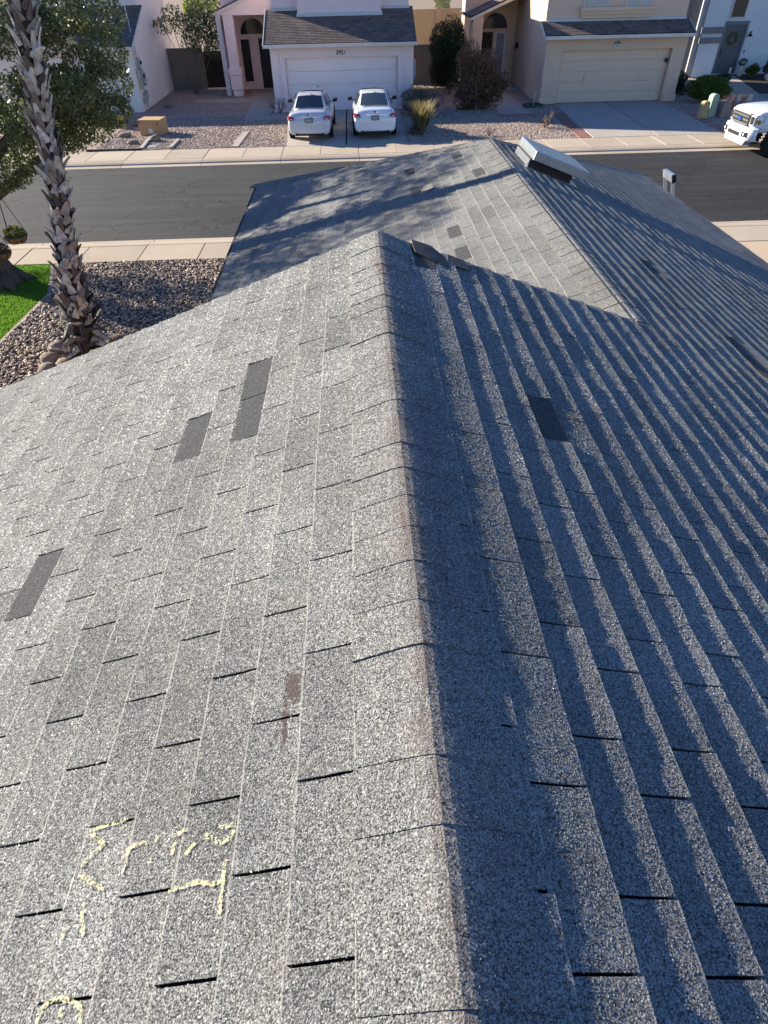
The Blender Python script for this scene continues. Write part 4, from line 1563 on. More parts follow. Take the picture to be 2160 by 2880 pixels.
for (y0, y1, z0, z1, mt, dx) in ((38.35, 38.75, 1.15, 1.75, 'utility_grey', 0.18), (38.78, 39.1, 1.0, 1.55, 'utility_grey', 0.15), (38.0, 38.3, 0.95, 1.75, 'utility_tan', 0.14),
                                 (38.35, 38.6, 0.35, 0.75, 'utility_grey', 0.15), (38.65, 38.95, 0.45, 0.8, 'utility_grey', 0.13), (38.1, 38.3, 0.3, 0.6, 'utility_tan', 0.12), (38.5, 38.8, 1.8, 2.2, 'utility_grey', 0.14)):
    mb = MB()
    mb.box(-11.019, -11.02 + dx, y0, y1, z0, z1)
    bx_ = obj("meter_box", mb, M[mt], cr_, bevel=0.01)
    if z0 > 1.0:
        mb = MB()
        mb.lathe([(0.08, 0), (0.08, 0.05), (0.05, 0.08)], (-11.019 + dx, (y0 + y1) / 2, (z0 + z1) / 2), 10, 0, 'X')
        obj("dial", mb, M['glass'], bx_)

# ---- garden walls and gate
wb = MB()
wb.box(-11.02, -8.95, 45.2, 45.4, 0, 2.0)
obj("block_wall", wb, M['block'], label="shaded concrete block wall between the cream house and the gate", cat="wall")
gt = empty("gate", (-8.2, 45.2, 0), "dark brown slatted wooden gate beside the pink porch", "gate")
for i in range(13):
    mb = MB()
    x = -8.93 + i * 0.118
    mb.box(x, x + 0.113, 45.15, 45.18, 0.06, 1.84 + 0.02 * (i % 2))
    obj("slat", mb, M['wood_brown'], gt)
mb = MB()
mb.box(-8.93, -7.38, 45.185, 45.23, 0.35, 0.47)
mb.box(-8.93, -7.38, 45.185, 45.23, 1.4, 1.52)
obj("rail", mb, M['wood_brown'], gt)
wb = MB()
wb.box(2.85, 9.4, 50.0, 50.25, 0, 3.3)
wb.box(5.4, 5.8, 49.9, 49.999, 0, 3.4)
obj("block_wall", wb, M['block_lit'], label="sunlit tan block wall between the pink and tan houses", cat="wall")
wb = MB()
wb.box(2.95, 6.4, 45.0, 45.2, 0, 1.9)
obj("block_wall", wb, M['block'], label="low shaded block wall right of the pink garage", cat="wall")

# ------------------------------------------------------------------ trees and plants


def foliage_mesh(name, clumps, leaf, mat, seed=1, shell=0.55, aspect=0.45, up=0.25, tone_up=0.25):
    """clumps: (x,y,z,rx,ry,rz,n). leaf-sized quads through each clump's volume"""
    g = np.random.default_rng(seed)
    VV, TT = [], []
    for (x, y, z, rx, ry, rz, n) in clumps:
        n = int(n)
        d = g.normal(size=(n, 3))
        d /= np.linalg.norm(d, axis=1)[:, None]
        rr = g.uniform(0, 1, n) ** (1 / 3.0)
        rr = rr * (1 - shell) + shell * g.uniform(0.75, 1.05, n)
        c = np.array([x, y, z]) + d * rr[:, None] * np.array([rx, ry, rz])
        a = g.normal(size=(n, 3))
        a /= np.linalg.norm(a, axis=1)[:, None]
        b = np.cross(a, g.normal(size=(n, 3)) + np.array([0, 0, up]))
        b /= np.linalg.norm(b, axis=1)[:, None] + 1e-9
        L = leaf * g.uniform(0.6, 1.35, n)[:, None]
        a, b = a * L, b * L * aspect
        VV.append(np.stack([c - a, c + b * 0.9, c + a, c - b * 0.9], 1))
        TT.append(np.repeat(np.clip(g.normal(0, 0.4, n), -1, 1), 4))
    V = np.concatenate(VV).reshape(-1, 3)
    F = np.arange(len(V)).reshape(-1, 4)
    return np_mesh(name, V, F, mat, np.concatenate(TT))


M['bark'] = pmat("rough_bark", (0.15, 0.12, 0.095), (0.07, 0.055, 0.045), 12, 0.95, 1.0, 30, 0.05)
M['olive_leaf'] = leaf_mat("olive_green_leaves", [(0.04, 0.055, 0.018), (0.10, 0.12, 0.04), (0.18, 0.20, 0.085), (0.32, 0.33, 0.20)], 0.45, 0.35)
M['dark_leaf'] = leaf_mat("dark_green_leaves", [(0.014, 0.024, 0.010), (0.034, 0.052, 0.020), (0.07, 0.10, 0.04)], 0.25)
M['lime_leaf'] = leaf_mat("lime_green_leaves", [(0.10, 0.15, 0.02), (0.19, 0.25, 0.035), (0.30, 0.34, 0.07)], 0.5)
M['hedge_leaf'] = leaf_mat("fresh_green_leaves", [(0.035, 0.065, 0.012), (0.09, 0.15, 0.025), (0.20, 0.26, 0.06)], 0.4)
M['brown_leaf'] = leaf_mat("dry_reddish_leaves", [(0.07, 0.04, 0.026), (0.16, 0.09, 0.055), (0.26, 0.15, 0.095)], 0.25)
M['grey_leaf'] = leaf_mat("grey_green_leaves", [(0.05, 0.05, 0.04), (0.10, 0.10, 0.075), (0.17, 0.165, 0.13)], 0.25)
M['straw'] = leaf_mat("straw_blades", [(0.12, 0.10, 0.05), (0.28, 0.22, 0.09), (0.46, 0.36, 0.16)], 0.35)
M['twig'] = pmat("dry_twigs", (0.22, 0.16, 0.12), (0.12, 0.09, 0.07), 20, 0.9)
M['red_twig'] = pmat("reddish_twigs", (0.30, 0.14, 0.08), (0.20, 0.09, 0.06), 20, 0.9)

# the shade tree on the lawn
tree = empty("shade_tree", (-8.85, 15.0, 0), "broad olive-leaved shade tree on the lawn behind the palm", "tree")
tb = MB()
B0 = Vector((-8.85, 15.0, -0.06))
tb.tube([B0, B0 + Vector((0, 0, 0.12)), B0 + Vector((-0.03, 0, 0.45)), (-8.95, 15.0, 1.1), (-9.0, 14.95, 1.7), (-9.0, 14.9, 2.3)], [0.62, 0.50, 0.40, 0.35, 0.34, 0.30], 14)
for a in range(6):
    an = a * 1.05 + 0.3
    tb.tube([B0 + Vector((0.25 * math.cos(an), 0.25 * math.sin(an), 0.35)), B0 + Vector((0.55 * math.cos(an), 0.55 * math.sin(an), 0.1)), B0 + Vector((0.85 * math.cos(an), 0.85 * math.sin(an), 0.0))], [0.16, 0.12, 0.04], 7)
LIMBS = [[(-8.95, 14.95, 1.5), (-8.2, 15.0, 1.85), (-7.0, 14.95, 2.5), (-6.3, 14.9, 2.9), (-5.4, 14.7, 3.6)],
         [(-8.98, 14.9, 2.0), (-8.2, 14.9, 2.35), (-7.2, 14.8, 3.05), (-6.4, 14.6, 4.0), (-5.6, 14.5, 5.0)],
         [(-9.0, 14.9, 2.2), (-9.0, 14.6, 3.4), (-8.4, 14.4, 4.8), (-7.6, 14.2, 6.2)],
         [(-9.0, 14.9, 2.2), (-9.8, 14.5, 3.3), (-10.6, 14.0, 4.6), (-11.2, 13.6, 5.8)],
         [(-9.0, 14.9, 2.1), (-9.4, 15.6, 3.3), (-9.6, 16.3, 4.6), (-9.4, 16.8, 5.8)],
         [(-8.6, 14.45, 4.4), (-7.6, 13.6, 5.2), (-6.8, 13.0, 6.2)]]
for lm in LIMBS:
    k = len(lm)
    tb.tube(lm, [0.14 * (1 - 0.75 * i / (k - 1)) + 0.015 for i in range(k)], 8)
obj("trunk", tb, M['bark'], tree, smooth=True)
g2 = np.random.default_rng(21)
CL = []
# lower skirt as seen from the roof
for (x, y, z) in ((-7.95, 14.9, 2.35), (-7.45, 14.7, 2.45), (-6.9, 14.8, 2.75), (-6.45, 14.9, 3.15), (-6.0, 14.7, 3.1), (-5.55, 14.8, 3.25), (-5.1, 14.8, 3.45), (-4.95, 14.9, 3.9),
                  (-4.85, 14.7, 4.4), (-4.8, 14.8, 4.95), (-5.3, 14.8, 4.2), (-5.8, 14.7, 3.9), (-6.3, 14.8, 3.9), (-6.9, 14.9, 3.7), (-7.5, 14.8, 3.5), (-8.1, 14.8, 3.2), (-8.6, 14.6, 3.0),
                  (-5.4, 14.8, 5.0), (-6.0, 14.7, 4.8), (-6.6, 14.6, 4.7), (-7.3, 14.7, 4.5), (-8.0, 14.8, 4.2), (-8.7, 14.8, 4.0), (-7.9, 13.9, 3.7), (-8.8, 13.8, 3.3), (-9.4, 14.2, 3.1)):
    CL.append((x, y, z, g2.uniform(.36, .58), g2.uniform(.45, .75), g2.uniform(.32, .5), g2.integers(1000, 1500)))
for i in range(26):
    CL.append((g2.uniform(-9.6, -5.2), g2.uniform(13.3, 14.4), g2.uniform(3.1, 5.4), g2.uniform(.4, .6), g2.uniform(.4, .6), g2.uniform(.3, .45), g2.integers(700, 1100)))
for i in range(26):
    CL.append((g2.uniform(-12.8, -9.8), g2.uniform(15.6, 18.6), g2.uniform(1.9, 3.6), g2.uniform(.4, .8), g2.uniform(.4, .7), g2.uniform(.25, .45), g2.integers(350, 600)))
for i in range(120):
    th, rr = g2.uniform(0, 2 * math.pi), g2.uniform(0.2, 1) ** 0.6
    zz = g2.uniform(4.6, 7.3)
    lim = 3.9 * math.sqrt(max(0.12, 1 - ((zz - 5.0) / 2.9) ** 2))
    x, y = -8.7 + math.cos(th) * rr * lim, 14.5 + math.sin(th) * rr * lim * 0.95
    if x > -4.9 or (x > -6.2 and zz > 6.0):
        continue
    CL.append((x, y, zz, g2.uniform(.38, .72), g2.uniform(.38, .72), g2.uniform(.25, .42), g2.integers(220, 460)))
link_mesh("crown", foliage_mesh("crown", CL, 0.042, M['olive_leaf'], 3), tree)

# palm with old leaf bases
palm = empty("palm_tree", (-5.42, 10.85, 0), "tall palm trunk covered in criss-cross old leaf bases", "palm tree")
AX = [(-5.42, 10.85, -0.05), (-5.36, 10.83, 0.4), (-5.28, 10.8, 0.82), (-5.15, 10.8, 1.72), (-4.90, 10.8, 2.85), (-4.78, 10.8, 3.55), (-4.66, 10.8, 4.39), (-4.50, 10.8, 5.3), (-4.22, 10.8, 6.8), (-3.95, 10.8, 8.6)]
AXV = [Vector(p) for p in AX]
M['palm_bark'] = pmat("dark_palm_fibre", (0.065, 0.045, 0.035), (0.03, 0.022, 0.018), 14, 0.95, 0.8, 40, 0.03)
mb = MB()
mb.tube(AXV, [0.31, 0.24, 0.20, 0.155, 0.125, 0.115, 0.11, 0.105, 0.11, 0.13], 12)
obj("trunk", mb, M['palm_bark'], palm, smooth=True)
t = NT("old_leaf_base")
rv = t.rand()
c = t.ramp(rv, [(0.0, (0.05, 0.04, 0.036)), (0.3, (0.13, 0.105, 0.095)), (0.5, (0.36, 0.32, 0.28)), (0.75, (0.60, 0.56, 0.51)), (1.0, (0.24, 0.225, 0.225))])
gr = t.noise(30, 4, 0.7, t.pos((1, 1, 0.25)))
c = t.mix(t.ramp(gr, [(0.52, 0.0), (0.76, 0.6)]), c, (0.18, 0.085, 0.045))
c = t.mix(t.ramp(t.noise(9, 3, 0.6), [(0.45, 0.0), (0.7, 0.75)]), c, (0.07, 0.06, 0.06))
t.bump(gr, 0.4, 0.01)
M['boot'] = t.done(c, 0.8, 0.25)


def boot_mesh(seed, L=0.27, W=0.072):
    r_ = random.Random(seed)
    rows = [(0.0, 1.0), (0.30, 0.95), (0.62, 0.62), (1.0, r_.uniform(0.16, 0.4))]
    vs_ = []
    bend, skew = r_.uniform(0.02, 0.07), r_.uniform(-0.05, 0.05)
    for th in (0.0, -0.018):
        for tt, wf in rows:
            for s in (-1, 0, 1):
                out = bend * tt * tt + (0.022 if s == 0 else 0.0) * (1 - 0.6 * tt) + th + r_.uniform(-.004, .004)
                zz = L * tt * (1.0 if s == 0 else r_.uniform(0.9, 1.05))
                vs_.append((s * W * wf + skew * tt * tt, out, zz))
    fs_ = []
    for rr in range(3):
        for c_ in range(2):
            a = rr * 3 + c_
            fs_.append((a, a + 1, a + 4, a + 3))
            b = 12 + a
            fs_.append((b + 3, b + 4, b + 1, b))
    for rr in range(3):
        fs_.append((rr * 3, (rr + 1) * 3, 12 + (rr + 1) * 3, 12 + rr * 3))
        fs_.append((rr * 3 + 5, rr * 3 + 2, 12 + rr * 3 + 2, 12 + rr * 3 + 5))
    fs_ += [(9, 10, 22, 21), (10, 11, 23, 22)]
    mb = MB()
    mb.add(vs_, fs_)
    return mb.mesh("leaf_base", [M['boot']])


BOOTS = [boot_mesh(i) for i in range(7)]
prn = random.Random(17)


def axis_at(z):
    for a, b in zip(AXV, AXV[1:]):
        if a.z <= z <= b.z:
            f = (z - a.z) / (b.z - a.z)
            return a.lerp(b, f), (b - a).normalized()
    return AXV[-1], Vector((0, 0, 1))


nb = 0
ring = 0
z = 0.10
while z < 5.75 and nb < 292:
    p, d = axis_at(z)
    rad = 0.27 - 0.135 * min(1, z / 2.6)
    for k in range(7):
        an = 2 * math.pi * (k + 0.5 * (ring % 2)) / 7 + prn.uniform(-.1, .1)
        o_ = Vector((math.cos(an), math.sin(an), 0))
        if z > 0.9:
            upd = (d + o_ * prn.uniform(0.03, 0.24)).normalized()
        else:
            upd = (d * prn.choice((-0.6, 0.5, 0.9)) + o_ * prn.uniform(0.3, 0.8)).normalized()
        outv = (o_ - upd * o_.dot(upd)).normalized()
        side = outv.cross(upd)
        tw = prn.uniform(0.15, 0.6) * (1 if ring % 2 else -1)
        up2 = (upd * math.cos(tw) + side * math.sin(tw)).normalized()
        side2 = outv.cross(up2)
        sc = prn.uniform(0.65, 1.1) * (1.4 if z < 1.3 else 1.0)
        o = bpy.data.objects.new("leaf_base", BOOTS[prn.randrange(7)])
        col.objects.link(o)
        o.parent = palm
        mt = Matrix((side2, outv, up2)).transposed().to_4x4()
        mt.translation = p + o_ * (rad * 0.92) + d * prn.uniform(-.03, .03)
        mt = mt @ Matrix.Diagonal((sc * prn.uniform(.85, 1.2), sc, sc, 1))
        o.matrix_parent_inverse = Matrix.Translation(-OFFS[palm.name])
        o.matrix_basis = mt
        nb += 1
    ring += 1
    z += 0.142
# hanging fibres low on the trunk
mb = MB()
for i in range(70):
    an, z = prn.uniform(0, 6.283), prn.uniform(0.15, 1.6)
    p, d = axis_at(z)
    o_ = Vector((math.cos(an), math.sin(an), 0))
    r0 = 0.30 - 0.08 * z / 1.6
    a = p + o_ * r0
    L = prn.uniform(0.15, 0.45)
    b = a + o_ * prn.uniform(0.05, 0.2) - Vector((0, 0, L * 0.5))
    c_ = a + o_ * prn.uniform(0.05, 0.2) - Vector((prn.uniform(-.08, .08), prn.uniform(-.08, .08), min(L, z)))
    sd = d.cross(o_) * prn.uniform(0.006, 0.03)
    mb.add([a - sd, a + sd, b + sd, b - sd, c_], [(0, 1, 2, 3), (3, 2, 4)])
o = obj("dry_fibres", mb, M['boot'], palm)
o["kind"] = "stuff"
mb = MB()
for i in range(26):
    an = i * 2.4
    el = 0.9 - 1.3 * i / 26
    d = Vector((math.cos(an) * math.cos(el), math.sin(an) * math.cos(el), math.sin(el)))
    top = AXV[-1] + Vector((0, 0, 0.1))
    pts = [top + d * (0.25 * k) + Vector((0, 0, -0.035 * k * k)) for k in range(5)]
    mb.tube(pts, [0.03, 0.025, 0.02, 0.016, 0.012], 5)
    tip = pts[-1]
    sdv = d.cross(Vector((0, 0, 1))).normalized()
    for q in range(-7, 8):
        dd = (d * math.cos(q * 0.17) + sdv * math.sin(q * 0.17) + Vector((0, 0, -0.3))).normalized()
        w_ = dd.cross(Vector((0, 0, 1))).normalized() * 0.022
        mb.add([tip - w_, tip + w_, tip + dd * 0.75], [(0, 1, 2)])
obj("crown", mb, M['hedge_leaf'], palm)

# boulders at the palm's foot
M['boulder'] = pmat("tan_boulder", (0.26, 0.20, 0.15), (0.17, 0.13, 0.10), 5, 0.9, 0.6, 18, 0.03)


def boulder(name, c, s, seed, mat, **kw):
    g = np.random.default_rng(seed)
    V, F = ico_base()
    # one subdivision
    V = list(map(tuple, V))
    cache = {}
    F2 = []
    for a, b, c_ in F:
        ids = []
        for i, j in ((a, b), (b, c_), (c_, a)):
            k = (min(i, j), max(i, j))
            if k not in cache:
                m = np.array(V[i]) + np.array(V[j])
                V.append(tuple(m / np.linalg.norm(m)))
                cache[k] = len(V) - 1
            ids.append(cache[k])
        F2 += [(a, ids[0], ids[2]), (b, ids[1], ids[0]), (c_, ids[2], ids[1]), tuple(ids)]
    A = np.array(V) * (1 + g.uniform(-.12, .12, (len(V), 1)))
    A[:, 2] = np.maximum(A[:, 2], -0.55)
    A = A * np.array(s) + np.array(c)
    me = np_mesh(name, A, np.array(F2), mat)
    o = link_mesh(name, me)
    me.polygons.foreach_set("use_smooth", [True] * len(me.polygons))
    return props(o, **kw)


for i, (c_, s_, lb) in enumerate((((-6.12, 11.25, 0.07), (0.19, 0.17, 0.14), "rounded tan boulder farthest left behind the palm foot"),
                                  ((-6.06, 10.72, 0.08), (0.2, 0.16, 0.16), "largest tan boulder left of the palm foot"),
                                  ((-5.98, 10.36, 0.06), (0.2, 0.16, 0.15), "low tan boulder nearest the roof edge by the palm"),
                                  ((-4.95, 11.3, 0.1), (0.24, 0.2, 0.18), "tan boulder right of the palm foot"),
                                  ((-5.75, 10.55, 0.05), (0.18, 0.2, 0.14), "small boulder tucked against the palm trunk"))):
    boulder("boulder", c_, s_, i, M['boulder'], label=lb, cat="boulder", group="boulders round the palm")
for i, (c_, s_, lb) in enumerate((((-9.98, 39.0, 0.08), (0.26, 0.2, 0.18), "lone brown rock in the shade by the cream house wall"),
                                  ((-8.75, 30.6, 0.08), (0.24, 0.2, 0.16), "brown rock at the front corner of the cardboard box"),
                                  ((-10.35, 31.7, 0.05), (0.32, 0.2, 0.12), "flat pale rock left of the cardboard box"),
                                  ((-9.6, 30.2, 0.05), (0.26, 0.18, 0.1), "flat rock between the box and the pavement"),
                                  ((-10.5, 34.2, 0.1), (0.2, 0.2, 0.2), "dark rock beside the yellow post"))):
    boulder("yard_rock", c_, s_, 20 + i, M['boulder'], label=lb, cat="rock", group="rocks in the cream house yard")
M['quartz'] = pmat("white_quartz", (0.55, 0.55, 0.57), (0.42, 0.42, 0.45), 5, 0.7, 0.4, 12, 0.03)
boulder("quartz_rock", (24.6, 42.6, 0.15), (0.45, 0.35, 0.3), 40, M['quartz'], label="white quartz rock farther back by the white house", cat="rock", group="white rocks")
boulder("quartz_rock", (24.4, 40.2, 0.15), (0.5, 0.4, 0.3), 41, M['quartz'], label="white quartz rock nearer the truck", cat="rock", group="white rocks")

# hanging baskets on the shade tree
M['coir'] = pmat("coir_liner", (0.30, 0.15, 0.06), (0.20, 0.10, 0.045), 25, 0.95, 0.8, 60, 0.02)
M['yellow_flower'] = leaf_mat("yellow_petals", [(0.45, 0.26, 0.02), (0.65, 0.45, 0.04), (0.55, 0.32, 0.03)], 0.3)


def basket(c, rad, label, mats, chain_to, seed):
    c = Vector(c)
    b = empty("hanging_basket", c, label, "hanging basket", "flower baskets on the shade tree")
    mb = MB()
    mb.lathe([(0.02, -0.15), (rad * 0.6, -0.13), (rad * 0.88, -0.06), (rad, 0.0), (rad * 0.9, 0.0)], c, 16)
    bw = obj("bowl", mb, M['coir'], b, smooth=True)
    mb = MB()
    for k in range(10):
        an = k * 0.628
        mb.tube([c + Vector((math.cos(an) * r_, math.sin(an) * r_, h_)) for r_, h_ in ((rad * 0.2, -0.155), (rad * 0.65, -0.14), (rad * 0.92, -0.06), (rad * 1.03, 0.005))], 0.006, 4)
    obj("wire", mb, M['black'], bw)
    for k in range(3):
        an = k * 2.094 + 0.5
        mb = MB()
        mb.tube([c + Vector((math.cos(an) * rad, math.sin(an) * rad, 0)), Vector(chain_to)], 0.007, 4)
        obj("chain", mb, M['black'], b)
    link_mesh("leaves", foliage_mesh("leaves", [(c.x, c.y, c.z + 0.06, rad * .95, rad * .95, 0.11, 420)], 0.028, mats[0], seed), b)
    link_mesh("flowers", foliage_mesh("flowers", [(c.x, c.y, c.z + 0.11, rad * .9, rad * .9, 0.09, 130)], 0.026, mats[1], seed + 1, aspect=0.9), b)


basket((-7.62, 14.2, 1.28), 0.24, "hanging basket of yellow flowers over the kerb line", (M['hedge_leaf'], M['yellow_flower']), (-7.70, 14.3, 2.15), 50)
basket((-8.28, 14.55, 0.83), 0.22, "brown hanging basket of dull leaves before the tree trunk", (M['brown_leaf'], M['grey_leaf']), (-8.5, 14.7, 2.05), 60)


def shrub(name, clumps, leaf, mat, label, cat, base, stems=5, seed=1, group=None, aspect=0.5, shell=0.6, stem_mat='twig'):
    e = empty(name, base, label, cat, group)
    g = random.Random(seed)
    mb = MB()
    for i in range(stems):
        c = clumps[i % len(clumps)]
        p0 = Vector(base) + Vector((g.uniform(-.12, .12), g.uniform(-.12, .12), -0.05))
        p2 = Vector((c[0] + g.uniform(-.4, .4) * c[3], c[1] + g.uniform(-.4, .4) * c[4], c[2] + g.uniform(-.2, .6) * c[5]))
        mb.tube([p0, p0.lerp(p2, 0.5) + Vector((g.uniform(-.1, .1), g.uniform(-.1, .1), 0.05)), p2], [0.03, 0.02, 0.008], 5)
    obj("stem", mb, M[stem_mat], e)
    link_mesh("foliage", foliage_mesh("foliage", clumps, leaf, mat, seed, shell, aspect), e)
    return e


g3 = np.random.default_rng(33)


def blob(cx, cy, cz, rx, ry, rz, k, n, small=0.42):
    out = []
    for i in range(k):
        d = g3.normal(size=3)
        d /= np.linalg.norm(d)
        f = g3.uniform(0.35, 0.8)
        s = small * g3.uniform(0.75, 1.25)
        out.append((cx + d[0] * rx * f, cy + d[1] * ry * f, max(cz + d[2] * rz * f, 0.1), rx * s, ry * s, rz * s, n))
    return out


shrub("gate_tree", [(-10.30, 43.00, 3.20, 0.68, 0.60, 0.45, 325), (-9.80, 43.00, 3.70, 0.60, 0.60, 0.45, 275), (-9.20, 43.20, 3.10, 0.75, 0.75, 0.60, 475), (-8.60, 43.00, 3.30, 0.83, 0.75, 0.60, 600), (-8.00, 43.20, 3.00, 0.83, 0.75, 0.68, 650),
                    (-7.50, 43.00, 3.20, 0.68, 0.60, 0.68, 525), (-8.30, 43.00, 2.40, 0.83, 0.75, 0.60, 537), (-7.80, 43.10, 2.20, 0.60, 0.60, 0.60, 350), (-9.10, 43.00, 2.30, 0.60, 0.60, 0.45, 212), (-8.20, 43.20, 3.90, 0.90, 0.75, 0.52, 475), (-8.90, 43.10, 2.70, 0.60, 0.60, 0.52, 325)],
      0.07, M['olive_leaf'], "small airy tree growing before the brown gate", "tree", (-9.3, 43.4, 0), 9, 71, None, 0.5, 0.15)
shrub("lime_tree", [(-9.6, 48, 3.7, .6, .6, .5, 500), (-8.9, 48, 4.1, .6, .6, .5, 520), (-8.2, 48, 3.8, .6, .6, .5, 420), (-9.2, 48, 4.6, .8, .6, .5, 500)], 0.10, M['lime_leaf'],
      "sunlit lime green tree behind the block wall", "tree", (-8.9, 48, 0), 4, 72)
shrub("hedge_shrub", blob(5.25, 41.0, 1.75, 1.35, 1.1, 1.55, 30, 620, 0.38) + [(5.25, 41, 1.3, 1.0, 0.9, 1.25, 2600)], 0.05, M['dark_leaf'], "tall rounded dark green shrub beside the tan porch", "shrub", (5.3, 41.0, 0), 5, 73)
shrub("dry_shrub", blob(6.05, 35.9, 1.25, 1.6, 1.0, 1.6, 46, 420, 0.30) + [(6.0, 36.1, 0.95, 0.95, 0.8, 1.0, 1800)], 0.05, M['brown_leaf'], "reddish brown half dead shrub in front of the tan house door", "shrub", (6.0, 35.7, 0), 7, 74)
shrub("lavender_shrub", blob(3.15, 35.2, 0.5, 1.25, 1.3, 0.75, 26, 240, 0.36), 0.06, M['grey_leaf'], "grey green spiky shrub right of the white sedan", "shrub", (3.1, 35.5, 0), 14, 75, aspect=0.2)
shrub("green_hedge", blob(17.9, 36.35, 0.6, 1.25, 0.7, 0.55, 26, 520, 0.4) + [(17.9, 36.4, 0.5, 1.1, 0.6, 0.48, 2000)], 0.045, M['hedge_leaf'], "clipped bright green hedge before the white house", "hedge", (17.9, 36.35, 0), 5, 76)
shrub("dark_hedge", blob(17.3, 38.9, 0.5, 0.6, 0.6, 0.55, 10, 380) + blob(19.6, 38.8, 0.5, 0.8, 0.6, 0.55, 10, 380), 0.045, M['dark_leaf'], "darker hedge just behind the clipped green hedge", "hedge", (18.4, 38.9, 0), 4, 77)
shrub("wall_shrub", blob(25.5, 44.3, 0.5, 0.7, 0.5, 0.55, 10, 260), 0.06, M['grey_leaf'], "grey leafy shrub against the white house wall", "shrub", (25.5, 44.4, 0), 5, 78)
shrub("wall_shrub", blob(24.2, 44.2, 0.35, 0.4, 0.4, 0.4, 7, 200), 0.06, M['hedge_leaf'], "small green plant right of the white house doorstep", "shrub", (24.2, 44.3, 0), 5, 79)


def blades(name, base, n, H, spread, wid, mat, label, cat, seed):
    g = np.random.default_rng(seed)
    e = empty(name, base, label, cat)
    b = np.array(base)
    an = g.uniform(0, 2 * np.pi, n)
    sp = spread * g.uniform(0.1, 1, n)
    hh = H * g.uniform(0.55, 1.1, n)
    d = np.stack([np.cos(an), np.sin(an), np.zeros(n)], -1)
    s = np.stack([-np.sin(an), np.cos(an), np.zeros(n)], -1) * wid
    p0 = b + d * 0.12 * g.uniform(0, 1, n)[:, None]
    p1 = p0 + d * (sp * 0.45)[:, None] + np.array([0, 0, 1]) * (hh * 0.7)[:, None]
    p2 = p0 + d * sp[:, None] + np.array([0, 0, 1]) * hh[:, None]
    V = np.stack([p0 - s, p0 + s, p1 + s, p1 - s, p2 + s * 0.15, p2 - s * 0.15], 1).reshape(-1, 3)
    i = np.arange(n)[:, None] * 6
    F = np.concatenate([i + np.array([0, 1, 2, 3]), i + np.array([3, 2, 4, 5])])
    link_mesh("blades", np_mesh("blades", V, F, mat, np.repeat(np.clip(g.normal(0, .5, n), -1, 1), 6)), e)
    return e


blades("grass_clump", (2.8, 30.6, 0), 520, 1.15, 0.72, 0.016, M['straw'], "yellow feathery grass clump beside the driveway", "grass clump", 81)
shrub("low_plant", blob(2.75, 30.5, 0.35, 0.6, 0.5, 0.4, 8, 180), 0.05, M['grey_leaf'], "green grey foliage round the foot of the yellow grass", "plant", (2.75, 30.5, 0), 5, 82)


def twig_bush(name, base, H, n, mat, label, seed, rad=0.01):
    g = random.Random(seed)
    e = empty(name, base, label, "dry shrub")
    for i in range(n):
        mb = MB()
        an, el = g.uniform(0, 6.283), g.uniform(0.5, 1.3)
        d = Vector((math.cos(an) * math.cos(el), math.sin(an) * math.cos(el), math.sin(el)))
        p = Vector(base)
        L = H * g.uniform(0.7, 1.1)
        p1 = p + d * L * 0.5 + Vector((g.uniform(-.05, .05), g.uniform(-.05, .05), 0.03))
        mb.tube([p, p1], [rad * 1.4, rad], 5)
        for q in range(3):
            dd = (d + Vector((g.uniform(-.6, .6), g.uniform(-.6, .6), g.uniform(-.1, .5)))).normalized()
            mb.tube([p1, p1 + dd * L * 0.3, p1 + (dd + Vector((g.uniform(-.4, .4), g.uniform(-.4, .4), .2))).normalized() * L * 0.55], [rad, rad * 0.7, rad * 0.4], 4)
        obj("branch", mb, mat, e)
    return e


twig_bush("dead_shrub", (8.36, 31.1, 0), 0.62, 13, M['twig'], "bare dead shrub on the sunlit gravel by the brick strip", 90, 0.014)
twig_bush("red_shrub", (17.9, 33.2, 0), 0.95, 16, M['red_twig'], "reddish bare twig shrub behind the truck bonnet", 91, 0.011)
twig_bush("dry_tuft", (5.6, 29.7, 0), 0.3, 12, M['twig'], "low dry tuft in the gravel between the driveways", 92, 0.008)
twig_bush("dry_tuft", (-3.85, 36.3, 0), 0.75, 10, M['twig'], "grey dry stalks at the corner of the pink garage", 93, 0.012)

# prickly pear over the back wall
e = empty("prickly_pear", (5.9, 50.6, 0), "pale green prickly pear rising over the tan wall", "cactus")
M['pear'] = pmat("cactus_skin", (0.20, 0.26, 0.10), (0.28, 0.33, 0.16), 6, 0.6)
gp = random.Random(4)
for i, (dx, dz, s_) in enumerate(((-0.3, 0, .28), (0.0, 0.05, .3), (0.3, 0.0, .26), (-0.42, 0.42, .22), (-0.1, 0.5, .24), (0.18, 0.48, .24), (0.42, 0.4, .2), (-0.25, 0.85, .18), (0.1, 0.9, .2), (-0.15, -0.5, .3), (0.2, -0.5, .3))):
    mb = MB()
    c_ = Vector((5.85 + dx, 50.5 + gp.uniform(-.1, .1), 3.35 + dz))
    ta = gp.uniform(-.5, .5)
    pts = []
    for k in range(12):
        a = k * math.pi / 6
        x_, z_ = s_ * 0.72 * math.cos(a), s_ * math.sin(a) * 1.05
        pts.append(c_ + Vector((x_ * math.cos(ta) - z_ * math.sin(ta), 0, x_ * math.sin(ta) + z_ * math.cos(ta))))
    mb.prism(pts, (0.03, 0.07, 0))
    obj("pad", mb, M['pear'], e, bevel=0.02)
mb = MB()
mb.tube([(5.8, 50.5, -0.02), (5.85, 50.5, 1.5), (5.85, 50.5, 2.9)], [0.12, 0.1, 0.09], 8)
obj("stem", mb, M['pear'], e)

